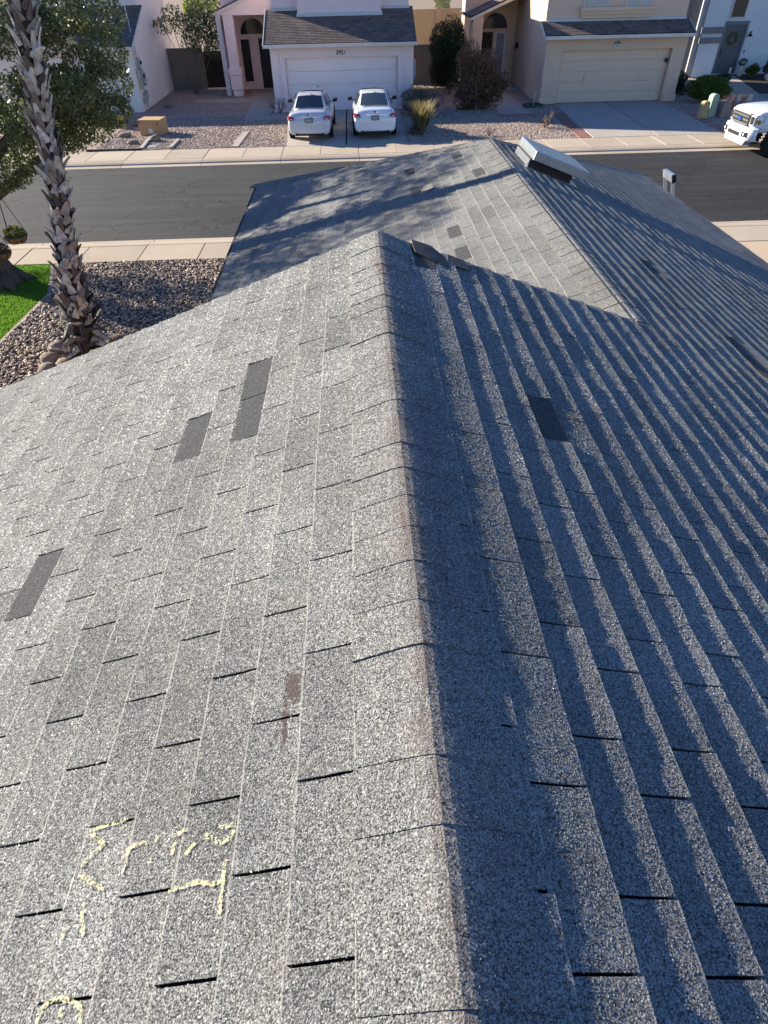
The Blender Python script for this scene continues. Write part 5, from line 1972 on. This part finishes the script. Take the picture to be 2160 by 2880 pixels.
# ------------------------------------------------------------------ small things in the yards
bx = empty("cardboard_box", (-9.2, 32.1, 0), "large closed brown cardboard box on the gravel", "cardboard box")
M['card'] = pmat("brown_cardboard", (0.44, 0.27, 0.135), (0.40, 0.245, 0.12), 2, 0.9)
u = Vector((1.03, -0.14, 0)).normalized()
v_ = Vector((0.14, 1.03, 0)).normalized()
c0 = Vector((-9.15, 32.2, 0.29))
mb = MB()
mb.obox(c0, u * 0.5, v_ * 0.42, Vector((0, 0, 0.29)))
obj("carton", mb, M['card'], bx, bevel=0.012)
for s in (-1, 1):
    mb = MB()
    mb.obox(c0 + v_ * (0.212 * s) + Vector((0, 0, 0.294)), u * 0.498, v_ * 0.206, Vector((0, 0, 0.003)))
    obj("flap", mb, M['card'], bx)
mb = MB()
mb.obox(c0 - v_ * 0.4225 + u * 0.02 + Vector((0, 0, -0.12)), u * 0.10, v_ * 0.002, Vector((0, 0, 0.075)))
lb = obj("address_label", mb, pmat("paper_label", (0.62, 0.64, 0.68), (0.45, 0.47, 0.5), 30, 0.7), bx)
mb = MB()
mb.obox(c0 - v_ * 0.4225 - u * 0.44 + Vector((0, 0, 0.22)), u * 0.035, v_ * 0.002, Vector((0, 0, 0.045)))
obj("sticker", mb, pmat("purple_sticker", (0.14, 0.06, 0.25), None, 10, 0.5), bx)
mb = MB()
mb.obox(c0 - v_ * 0.4225 + u * 0.36 + Vector((0, 0, 0.13)), u * 0.015, v_ * 0.002, Vector((0, 0, 0.09)))
obj("handle_slot", mb, M['wood_brown'], bx)


def pedestal(name, c, w, d, H, mat, label, rz=0.0, cap=0.05):
    e = empty(name, (c[0], c[1], 0), label, "utility pedestal")
    C_ = Vector((c[0], c[1], 0))
    ux, uy = Vector((math.cos(rz), math.sin(rz), 0)), Vector((-math.sin(rz), math.cos(rz), 0))
    mb = MB()
    n = 10
    prof = [(-w / 2, 0.0), (-w / 2, H - w * 0.35)] + [(-w / 2 * math.cos(math.pi * k / n), H - w * 0.35 + w * 0.35 * math.sin(math.pi * k / n)) for k in range(1, n)] + [(w / 2, H - w * 0.35), (w / 2, 0.0)]
    mb.prism([C_ + ux * x + Vector((0, 0, z)) - uy * d / 2 for x, z in prof], uy * d)
    obj("housing", mb, mat, e, bevel=0.012)
    mb = MB()
    mb.obox(C_ + Vector((0, 0, 0.03)), ux * (w * 0.56), uy * (d * 0.56), Vector((0, 0, 0.05)))
    obj("base", mb, mat, e, bevel=0.01)
    mb = MB()
    mb.obox(C_ - uy * (d / 2 + 0.004) + Vector((0, 0, H * 0.5)), ux * (w * 0.36), uy * 0.004, Vector((0, 0, H * 0.3)))
    obj("cover_plate", mb, mat, e)


pedestal("utility_pedestal", (15.95, 32.3), 0.33, 0.26, 0.66, pmat("faded_yellow_plastic", (0.46, 0.34, 0.16), None, 3, 0.7), "yellowish rounded utility pedestal left of the green one", 0.2)
pedestal("utility_pedestal", (16.42, 32.6), 0.34, 0.30, 0.88, pmat("pale_green_metal", (0.30, 0.40, 0.31), None, 3, 0.6), "tall pale green utility pedestal", 0.2)
pedestal("utility_pedestal", (16.98, 32.5), 0.46, 0.34, 0.60, pmat("dull_mauve_metal", (0.25, 0.20, 0.18), None, 3, 0.6), "squat brown utility pedestal right of the green one", 0.2)
pedestal("marker_post", (-10.95, 33.6), 0.30, 0.24, 0.55, pmat("straw_yellow_paint", (0.45, 0.34, 0.13), None, 3, 0.7), "yellowish utility box half hidden behind the tree leaves", 0.0)
wl_ = MB()
wl_.box(18.3, 20.3, 36.3, 36.5, 0, 0.28)
obj("low_wall", wl_, M['stucco_tan'], label="low pinkish planter wall behind the pedestals", cat="wall")


def timber(c0_, c1_, w, h_, label, name="timber_edging", mat=None):
    a, b = Vector((*c0_, 0)), Vector((*c1_, 0))
    d = (b - a)
    p = Vector((-d.y, d.x, 0)).normalized()
    mb = MB()
    mb.obox((a + b) / 2 + Vector((0, 0, h_ / 2 - 0.02)), d / 2, p * (w / 2), Vector((0, 0, h_ / 2 + 0.02)))
    return obj(name, mb, mat or M['drive'], bevel=0.01, label=label, cat="edging", group="edging strips in the cream house yard")


timber((-8.95, 29.0), (-9.1, 31.2), 0.16, 0.07, "concrete strip running back beside the cardboard box")
timber((-7.75, 29.0), (-7.75, 30.6), 0.16, 0.07, "concrete strip right of the meter lid")
timber((-5.1, 29.0), (-5.0, 31.9), 0.30, 0.03, "flat pale strip across the gravel left of the driveway")
timber((-11.2, 28.98), (-8.95, 28.92), 0.06, 0.06, "dark thin edging along the pavement under the tree", mat=M['wood_brown'])
mb = MB()
mb.box(-8.8, -8.42, 29.3, 29.75, -0.05, 0.02)
ml = obj("water_meter_lid", mb, M['utility_grey'], bevel=0.01, label="square grey water meter lid set in the gravel", cat="meter lid")
hs = MB()
pts = []
for k in range(90):
    a = k * 0.33
    rr = 0.38 + 0.05 * math.sin(k * 1.7)
    pts.append((8.95 + rr * 1.25 * math.cos(a), 36.15 + rr * math.sin(a), 0.03 + 0.0012 * k))
hs.tube(pts, 0.018, 6)
obj("garden_hose", hs, pmat("green_hose", (0.06, 0.085, 0.075), None, 6, 0.5), smooth=True, label="coiled dark garden hose by the tan garage corner", cat="hose")
e = empty("standpipe", (9.05, 36.45, 0), "thin pale standpipe with a tap above the garden hose", "standpipe")
mb = MB()
mb.tube([(9.05, 36.45, -0.02), (9.05, 36.45, 0.6)], 0.02, 6)
obj("pipe", mb, M['trim_white'], e)
mb = MB()
mb.tube([(8.95, 36.42, 0.58), (9.44, 36.47, 0.58)], 0.018, 6)
mb.lathe([(0.04, 0), (0.04, 0.02)], (8.95, 36.42, 0.6), 8)
obj("tap", mb, M['utility_grey'], e)
e = empty("flower_pot", (23.75, 44.8, 0), "white pot with a dark plant by the white house door", "plant pot")
mb = MB()
mb.lathe([(0.14, 0), (0.2, 0.5), (0.22, 0.52), (0.2, 0.52)], (23.75, 44.8, 0.0), 14)
obj("pot", mb, M['trim_white'], e)
link_mesh("leaves", foliage_mesh("leaves", [(23.75, 44.8, 0.68, .26, .26, .2, 160)], 0.06, M['dark_leaf'], 95), e)
mb = MB()
mb.box(22.95, 23.05, 44.6, 44.63, 0.0, 0.45)
obj("garden_stake", mb, M['trim_white'], label="small white stake before the grey door", cat="stake")
wr = empty("wreath", (23.05, 45.5, 1.78), "leafy wreath hanging on the grey front door", "wreath")
mb = MB()
ring_ = [(23.05 + 0.24 * math.cos(k * 0.3142), 45.51, 1.78 + 0.24 * math.sin(k * 0.3142)) for k in range(21)]
mb.tube(ring_, 0.035, 6)
obj("ring", mb, M['twig'], wr)
link_mesh("leaves", foliage_mesh("leaves", [(p[0], p[1] - .02, p[2], .09, .05, .09, 22) for p in ring_], 0.045, M['straw'], 96), wr)

# ------------------------------------------------------------------ vehicles
def car_paint(name, c):
    t = NT(name)
    t.done(t.mix(t.noise(1.2, 3, 0.5), c, tuple(x * 0.93 for x in c)), 0.28, 0.5)
    t.b.inputs["Coat Weight"].default_value = 0.9
    t.b.inputs["Coat Roughness"].default_value = 0.05
    return t.mat


M['paint_white'] = car_paint("white_car_paint", (0.72, 0.73, 0.75))
M['paint_silver'] = car_paint("silver_car_paint", (0.52, 0.54, 0.58))
M['car_glass'] = pmat("tinted_car_glass", (0.012, 0.014, 0.016), None, 1, 0.04, spec=0.8)
M['car_glass2'] = pmat("grey_car_glass", (0.06, 0.075, 0.08), None, 1, 0.05, spec=0.8)
M['tail'] = pmat("red_lamp", (0.35, 0.012, 0.02), (0.22, 0.01, 0.015), 20, 0.12, spec=0.7)
M['lamp_clear'] = pmat("clear_lamp", (0.55, 0.53, 0.55), (0.35, 0.33, 0.36), 25, 0.1, spec=0.8)
M['chrome'] = pmat("chrome", (0.75, 0.76, 0.78), None, 5, 0.12, metal=1.0, spec=0.6)
M['rim'] = pmat("alloy_rim", (0.45, 0.46, 0.48), None, 8, 0.3, metal=0.8)
M['plate_green'] = pmat("licence_plate", (0.30, 0.38, 0.36), (0.18, 0.24, 0.26), 40, 0.5)


def sym(sec):
    """half section (x,z) from centre bottom up to centre top -> closed symmetric loop"""
    return sec + [(-x, z) for x, z in reversed(sec) if x > 1e-6]


def body_secs(st):
    out = []
    for (y, w, zb, zt, crown, sh) in st:
        half = [(0, zb), (w * 0.80, zb), (w * 0.955, zb + 0.05), (w * 0.99, zb + 0.3 * (zt - zb)), (w, zb + 0.55 * (zt - zb)), (w * 0.985, zb + 0.78 * (zt - zb)), (w * sh, zt - 0.02), (w * 0.6, zt + crown * 0.7), (0, zt + crown)]
        loop = sym(half)
        out.append([(x, y, z) for x, z in loop])
    return out


def wheel(parent, x, y, r, w, rimmat, spokes=5, knob=False):
    s = 1 if x > 0 else -1
    mb = MB()
    mb.lathe([(r * 0.66, -w / 2), (r * 0.93, -w / 2), (r, -w * 0.32), (r, w * 0.32), (r * 0.93, w / 2), (r * 0.66, w / 2)], (x, y, r), 28, 0, 'X')
    if knob:
        for k in range(26):
            a = k * 2 * math.pi / 26
            for side in (-1, 1):
                c = Vector((x + side * w * 0.36, y + math.cos(a + side * .06) * r * 0.995, r + math.sin(a + side * .06) * r * 0.995))
                rad = Vector((0, math.cos(a), math.sin(a)))
                tan = Vector((0, -math.sin(a), math.cos(a)))
                mb.obox(c, Vector((w * 0.15, 0, 0)), tan * (r * 0.07), rad * 0.02)
    ty = obj("wheel", mb, M['rubber'], parent, local=True)
    mb = MB()
    mb.lathe([(r * 0.64, 0), (r * 0.66, w * 0.5 * s), (r * 0.60, w * 0.50 * s), (r * 0.56, w * 0.36 * s)], (x, y, r), 24, 0, 'X')
    for k in range(spokes):
        a = k * 2 * math.pi / spokes
        rad = Vector((0, math.cos(a), math.sin(a)))
        tan = Vector((0, -math.sin(a), math.cos(a)))
        mb.obox(Vector((x + s * w * 0.44, y, r)) + rad * r * 0.33, Vector((0.012, 0, 0)), tan * r * 0.07, rad * r * 0.29)
    mb.lathe([(r * 0.13, w * 0.38 * s), (r * 0.13, w * 0.49 * s)], (x, y, r), 12, 0, 'X')
    obj("rim", mb, rimmat, ty, local=True)


def sedan(loc, paint, glass, label, yaw):
    """rear at y=0, nose at y=4.86, x across"""
    c = empty("sedan", loc, label, "car", "white sedans on the driveway", yaw)
    st = [(0.00, 0.74, 0.30, 0.70, 0.0, 0.90), (0.03, 0.83, 0.26, 0.80, 0.01, 0.92), (0.12, 0.875, 0.25, 0.96, 0.03, 0.90), (0.26, 0.89, 0.28, 1.045, 0.035, 0.87), (0.55, 0.91, 0.27, 1.045, 0.04, 0.86),
          (1.0, 0.915, 0.25, 1.03, 0.035, 0.87), (1.7, 0.915, 0.22, 1.0, 0.02, 0.9), (2.6, 0.915, 0.22, 0.97, 0.02, 0.9), (3.5, 0.91, 0.22, 0.95, 0.05, 0.88), (4.1, 0.89, 0.24, 0.88, 0.06, 0.86),
          (4.55, 0.83, 0.25, 0.78, 0.05, 0.84), (4.80, 0.70, 0.30, 0.64, 0.03, 0.86), (4.86, 0.55, 0.36, 0.56, 0.01, 0.9)]
    mb = MB()
    mb.loft(body_secs(st), 0, True, True)
    obj("body", mb, paint, c, smooth=True, sub=2, local=True)
    # cabin: stations (y, half base, z base, half top, z top)
    cs = [(0.72, 0.66, 1.02, 0.58, 1.065), (1.15, 0.72, 0.99, 0.575, 1.27), (1.62, 0.755, 0.97, 0.56, 1.425), (2.25, 0.77, 0.96, 0.565, 1.47), (2.75, 0.77, 0.95, 0.56, 1.44), (3.2, 0.75, 0.94, 0.56, 1.22), (3.62, 0.70, 0.93, 0.58, 1.0)]
    secs = []
    for (y, wb, zb, wt, zt) in cs:
        half = [(0, zb - 0.1), (wb, zb - 0.1), (wb, zb), ((wb + wt) / 2 + 0.012, (zb + zt) / 2), (wt, zt - 0.035), (wt * 0.86, zt), (0, zt + 0.02)]
        secs.append([(x, y, z) for x, z in sym(half)])
    mb = MB()
    mb.loft(secs, 0, True, True)
    obj("cabin", mb, paint, c, smooth=True, sub=2, local=True)

    def pane(name, corners, mat, nu=4, off=0.012, par=c):
        a, b, d, e = [Vector(p) for p in corners]
        nrm = (b - a).cross(e - a).normalized()
        mb = MB()
        vs_, fs_ = [], []
        for lay_ in (1, 0):
            for j in range(nu + 1):
                for i in range(nu + 1):
                    p = a.lerp(b, i / nu).lerp(e.lerp(d, i / nu), j / nu)
                    bulge = 0.028 * math.sin(math.pi * i / nu)
                    vs_.append(p + nrm * (off * lay_ + bulge))
        k = nu + 1
        for j in range(nu):
            for i in range(nu):
                q = j * k + i
                fs_.append((q, q + 1, q + k + 1, q + k))
        mb.add(vs_, fs_)
        return obj(name, mb, mat, par, smooth=True, local=True)

    pane("rear_window", [(-0.60, 0.80, 1.09), (0.60, 0.80, 1.09), (0.50, 1.52, 1.415), (-0.50, 1.52, 1.415)], glass)
    pane("windscreen", [(0.62, 3.52, 1.045), (-0.62, 3.52, 1.045), (-0.50, 2.83, 1.42), (0.50, 2.83, 1.42)], M['car_glass'])
    for s in (-1, 1):
        pts = [(s * 0.765, 1.35, 1.03), (s * 0.785, 2.2, 1.02), (s * 0.62, 2.3, 1.40), (s * 0.61, 1.72, 1.38)]
        pane("side_window", pts if s > 0 else [pts[1], pts[0], pts[3], pts[2]], M['car_glass'], 3, 0.02)
        pts = [(s * 0.785, 2.26, 1.02), (s * 0.775, 3.2, 1.02), (s * 0.63, 2.78, 1.37), (s * 0.62, 2.36, 1.40)]
        pane("side_window", pts if s > 0 else [pts[1], pts[0], pts[3], pts[2]], M['car_glass'], 3, 0.02)
        # tail lamp wraps the corner
        mb = MB()
        prof = [(s * 0.58, 0.055, 0.80), (s * 0.80, 0.04, 0.78), (s * 0.895, 0.22, 0.80), (s * 0.885, 0.34, 0.93), (s * 0.84, 0.13, 0.96), (s * 0.62, 0.085, 0.90)]
        cen = Vector((s * 0.77, 0.02, 0.87))
        vs_ = [Vector(p) + Vector((s * 0.012, -0.035, 0)) for p in prof] + [cen + Vector((s * 0.02, 0.0, 0))]
        mb.add(vs_, [(i, (i + 1) % 6, 6) for i in range(6)])
        tl = obj("tail_lamp", mb, M['tail'], c, smooth=True, local=True)
        mb = MB()
        mb.add([Vector((s * 0.66, 0.0, 0.81)), Vector((s * 0.79, 0.005, 0.80)), Vector((s * 0.80, 0.015, 0.845)), Vector((s * 0.67, 0.012, 0.85))], [(0, 1, 2, 3)])
        obj("reverse_lens", mb, M['lamp_clear'], tl, local=True)
        mb = MB()
        mb.obox((s * 1.0, 3.05, 1.05), (0.10, 0, 0.01), (0, 0.05, 0), (0, 0, 0.065))
        mb.obox((s * 0.88, 3.07, 1.0), (0.06, 0, 0), (0, 0.025, 0), (0, 0, 0.02))
        obj("mirror", mb, M['black'] if glass is M['car_glass'] else M['black'], c, bevel=0.02, local=True)
        mb = MB()
        mb.lathe([(0.045, 0.0), (0.05, -0.12), (0.036, -0.12)], (s * 0.55, 0.09, 0.29), 12, 0, 'Y')
        obj("exhaust", mb, M['black'], c, local=True)
        for y in (1.02, 3.80):
            mb = MB()
            mb.lathe([(0.375, 0.0), (0.375, s * 0.02)], (s * 0.902, y, 0.36), 24, 0, 'X')
            obj("wheel_arch", mb, M['black'], c, local=True)
            wheel(c, s * 0.83, y, 0.325, 0.21, M['rim'], 5)
    mb = MB()
    mb.obox((0, 0.02, 0.925), (0.42, 0, 0), (0, 0.02, 0.0), (0, 0.004, 0.016))
    obj("chrome_strip", mb, M['chrome'], c, bevel=0.006, local=True)
    mb = MB()
    mb.lathe([(0.05, -0.02), (0.05, 0.02)], (0, 0.055, 0.985), 14, 0, 'Y')
    obj("badge", mb, M['chrome'], c, local=True)
    mb = MB()
    mb.obox((-0.33, 0.045, 0.975), (0.075, 0, 0), (0, 0.012, 0), (0, 0.004, 0.011))
    obj("lettering", mb, M['chrome'], c, local=True)
    mb = MB()
    mb.obox((0, -0.012, 0.775), (0.165, 0, 0), (0, 0.012, 0), (0, 0, 0.082))
    pf = obj("plate_frame", mb, M['black'], c, bevel=0.01, local=True)
    mb = MB()
    mb.obox((0, -0.026, 0.775), (0.14, 0, 0), (0, 0.003, 0), (0, 0, 0.062))
    obj("licence_plate", mb, M['plate_green'], pf, local=True)
    mb = MB()
    mb.obox((0, 0.02, 0.275), (0.60, 0, 0), (0, 0.035, 0), (0, 0, 0.035))
    obj("bumper_lip", mb, M['black'], c, bevel=0.01, local=True)
    mb = MB()
    mb.prism([(-0.03, 1.72, 1.46), (-0.008, 1.68, 1.52), (0.008, 1.68, 1.52), (0.03, 1.72, 1.46)], (0, 0.13, 0))
    obj("antenna_fin", mb, M['paint_silver'], c, local=True)
    mb = MB()
    for s in (-1, 1):
        mb.tube([(s * 0.70, 0.13, 0.96), (s * 0.69, 0.45, 1.075), (s * 0.66, 0.72, 1.085)], 0.006, 4)
    mb.tube([(-0.6, 0.045, 0.70), (0.6, 0.045, 0.70)], 0.006, 4)
    obj("boot_seam", mb, M['black'], c, local=True)
    return c


sedan((-1.99, 29.42, 0.006), M['paint_silver'], M['car_glass'], "silver sedan with dark rear window on the left of the driveway", R(-1.0))
sedan((0.76, 29.62, 0.006), M['paint_white'], M['car_glass2'], "bright white sedan parked right of the silver one", R(0.5))

# pickup facing along the street
tk = empty("pickup_truck", (14.4, 26.2, -0.09), "white lifted pickup truck with black knobbly tyres at the kerb", "truck", None, R(90 + 180))
# local: nose at y=0 pointing -y after rotation; x across. the empty is turned so that local -y looks down the street
PW = 1.0


def tbox(name, x0, x1, y0, y1, z0, z1, mat, parent=None, bevel=0.03):
    mb = MB()
    mb.box(x0, x1, y0, y1, z0, z1)
    return obj(name, mb, mat, parent or tk, bevel=bevel, local=True)


def tsec(y, w, zb, zt, cr=0.02):
    half = [(0, zb), (w * 0.97, zb), (w, zb + 0.1), (w, (zb + zt) / 2), (w * 0.985, zt - 0.08), (w * 0.93, zt - 0.01), (w * 0.6, zt + cr), (0, zt + cr * 1.6)]
    return [(x, y, z) for x, z in sym(half)]


mb = MB()
mb.loft([tsec(0.10, 0.84, 0.86, 1.36, 0.0), tsec(0.16, 0.93, 0.76, 1.40, 0.01), tsec(0.35, 0.985, 0.72, 1.44, 0.03), tsec(0.8, 1.0, 0.72, 1.47, 0.05), tsec(1.5, 1.0, 0.70, 1.48, 0.05), tsec(1.75, 1.0, 0.62, 1.46, 0.03),
         tsec(3.4, 1.0, 0.60, 1.46, 0.0), tsec(4.0, 1.0, 0.60, 1.46, 0.0), tsec(5.7, 1.0, 0.62, 1.46, 0.0), tsec(5.8, 0.97, 0.66, 1.44, 0.0)], 0, True, True)
body = obj("body", mb, M['paint_white'], tk, smooth=True, bevel=0.0, sub=1, local=True)
mb = MB()
cabs = []
for (y, wb, wt, zt) in ((1.55, 0.86, 0.80, 1.50), (2.15, 0.92, 0.74, 1.93), (2.6, 0.93, 0.73, 2.02), (3.6, 0.93, 0.73, 2.0), (3.95, 0.92, 0.76, 1.9), (4.05, 0.92, 0.8, 1.5)):
    half = [(0, 1.38), (wb, 1.38), (wb, 1.46), (wt, zt - 0.04), (wt * 0.88, zt), (0, zt + 0.015)]
    cabs.append([(x, y, z) for x, z in sym(half)])
mb.loft(cabs, 0, True, True)
obj("cab", mb, M['paint_white'], tk, smooth=True, sub=1, local=True)
mb = MB()
mb.add([(-0.78, 1.60, 1.53), (0.78, 1.60, 1.53), (0.70, 2.12, 1.90), (-0.70, 2.12, 1.90)], [(0, 1, 2, 3)])
obj("windscreen", mb, M['car_glass'], tk, local=True)
for s in (-1, 1):
    for (a, b) in ((2.25, 3.0), (3.08, 3.8)):
        mb = MB()
        mb.add([(s * 0.945, a, 1.50), (s * 0.945, b, 1.50), (s * 0.785, b - 0.05, 1.90), (s * 0.785, a + 0.08, 1.90)], [(0, 1, 2, 3)])
        obj("side_window", mb, M['car_glass'], tk, local=True)
M['grille'] = pmat("grey_grille", (0.035, 0.035, 0.037), (0.025, 0.025, 0.027), 20, 0.4)
M['grille_bar'] = pmat("dark_grey_bar", (0.13, 0.13, 0.135), None, 8, 0.4)
gr_ = tbox("grille", -0.60, 0.60, 0.03, 0.16, 0.93, 1.30, M['grille'], None, 0.02)
for z in (0.98, 1.10, 1.22):
    tbox("grille_bar", -0.57, 0.57, 0.005, 0.029, z - 0.022, z + 0.022, M['grille_bar'], gr_, 0.01)
tbox("grille_surround", -0.63, 0.63, 0.0, 0.06, 1.301, 1.36, M['paint_white'], None, 0.02)
mb = MB()
mb.lathe([(0.12, -0.03), (0.12, 0.0), (0.09, 0.0)], (0, 0.0, 0), 20, 0, 'Y')
mb.v = [(x * 1.15, y, z * 0.5 + 1.10) for x, y, z in mb.v]
obj("badge", mb, pmat("blue_oval", (0.03, 0.07, 0.25), None, 5, 0.2), tk, local=True)
mb = MB()
mb.lathe([(0.135, -0.02), (0.135, 0.01)], (0, 0.0, 0), 20, 0, 'Y')
mb.v = [(x * 1.13, y, z * 0.52 + 1.10) for x, y, z in mb.v]
obj("badge_rim", mb, M['chrome'], tk, local=True)
for s in (-1, 1):
    mb = MB()
    pts = [(s * 0.63, 0.07, 0.98), (s * 0.86, 0.12, 0.98), (s * 0.985, 0.42, 1.08), (s * 0.975, 0.5, 1.30), (s * 0.88, 0.17, 1.32), (s * 0.63, 0.08, 1.30)]
    vs_ = [Vector(p) + Vector((s * 0.02, -0.03, 0)) for p in pts] + [Vector((s * 0.86, 0.08, 1.16))]
    mb.add(vs_, [(i, (i + 1) % 6, 6) for i in range(6)])
    hl = obj("headlight", mb, M['lamp_clear'], tk, local=True)
    mb = MB()
    mb.obox((s * 0.75, 0.055, 1.14), (0.085, 0, 0), (0, 0.01, 0), (0, 0, 0.12))
    obj("lamp_cell", mb, M['black'], hl, bevel=0.01, local=True)
    mb = MB()
    mb.obox((s * 0.93, 0.22, 1.10), (0.03, 0.06, 0), (0, 0.02, 0), (0, 0, 0.07))
    obj("indicator", mb, pmat("amber_lens", (0.5, 0.2, 0.03), None, 8, 0.2), hl, bevel=0.01, local=True)
mb = MB()
prof = []
for (x, y) in ((-1.0, 0.30), (-0.97, 0.10), (-0.80, -0.03), (-0.4, -0.07), (0.0, -0.08), (0.4, -0.07), (0.80, -0.03), (0.97, 0.10), (1.0, 0.30)):
    prof.append([(x, y + 0.06, 0.50), (x, y, 0.56), (x, y - 0.02, 0.66), (x, y, 0.88), (x, y + 0.12, 0.92), (x, y + 0.2, 0.90)])
mb.loft(prof, 0, False, False)
obj("bumper", mb, M['paint_white'], tk, smooth=True, local=True)
tbox("bumper_intake", -0.42, 0.42, -0.11, -0.075, 0.60, 0.72, M['black'], None, 0.01)
mb = MB()
mb.prism([(-0.72, -0.02, 0.34), (0.72, -0.02, 0.34), (0.80, 0.02, 0.50), (-0.80, 0.02, 0.50)], (0, 0.3, 0))
obj("skid_plate", mb, M['utility_grey'], tk, bevel=0.02, local=True)
for s in (-1, 1):
    mb = MB()
    mb.obox((s * 0.72, -0.055, 0.70), (0.13, 0.03 * s, 0), (0, 0.02, 0), (0, 0, 0.08))
    fg = obj("fog_lamp_bezel", mb, M['black'], tk, bevel=0.015, local=True)
    mb = MB()
    mb.lathe([(0.05, -0.01), (0.05, 0.01)], (s * 0.72, -0.08, 0.70), 12, 0, 'Y')
    obj("fog_lamp", mb, M['lamp_clear'], fg, local=True)
    tbox("mirror", s * 1.03 - 0.09, s * 1.03 + 0.09, 2.0, 2.1, 1.5, 1.72, M['black'])
    for y in (1.12, 4.75):
        mb = MB()
        mb.lathe([(0.535, 0.0), (0.535, s * 0.012)], (s * 0.995, y, 0.55), 28, 0, 'X')
        obj("wheel_arch", mb, M['black'], tk, local=True)
        wheel(tk, s * 0.90, y, 0.44, 0.30, M['black'], 6, True)
tbox("bed_liner", -0.85, 0.85, 4.15, 5.65, 1.40, 1.475, M['black'])
tbox("rear_bumper", -0.95, 0.95, 5.8, 5.92, 0.62, 0.80, M['chrome'])
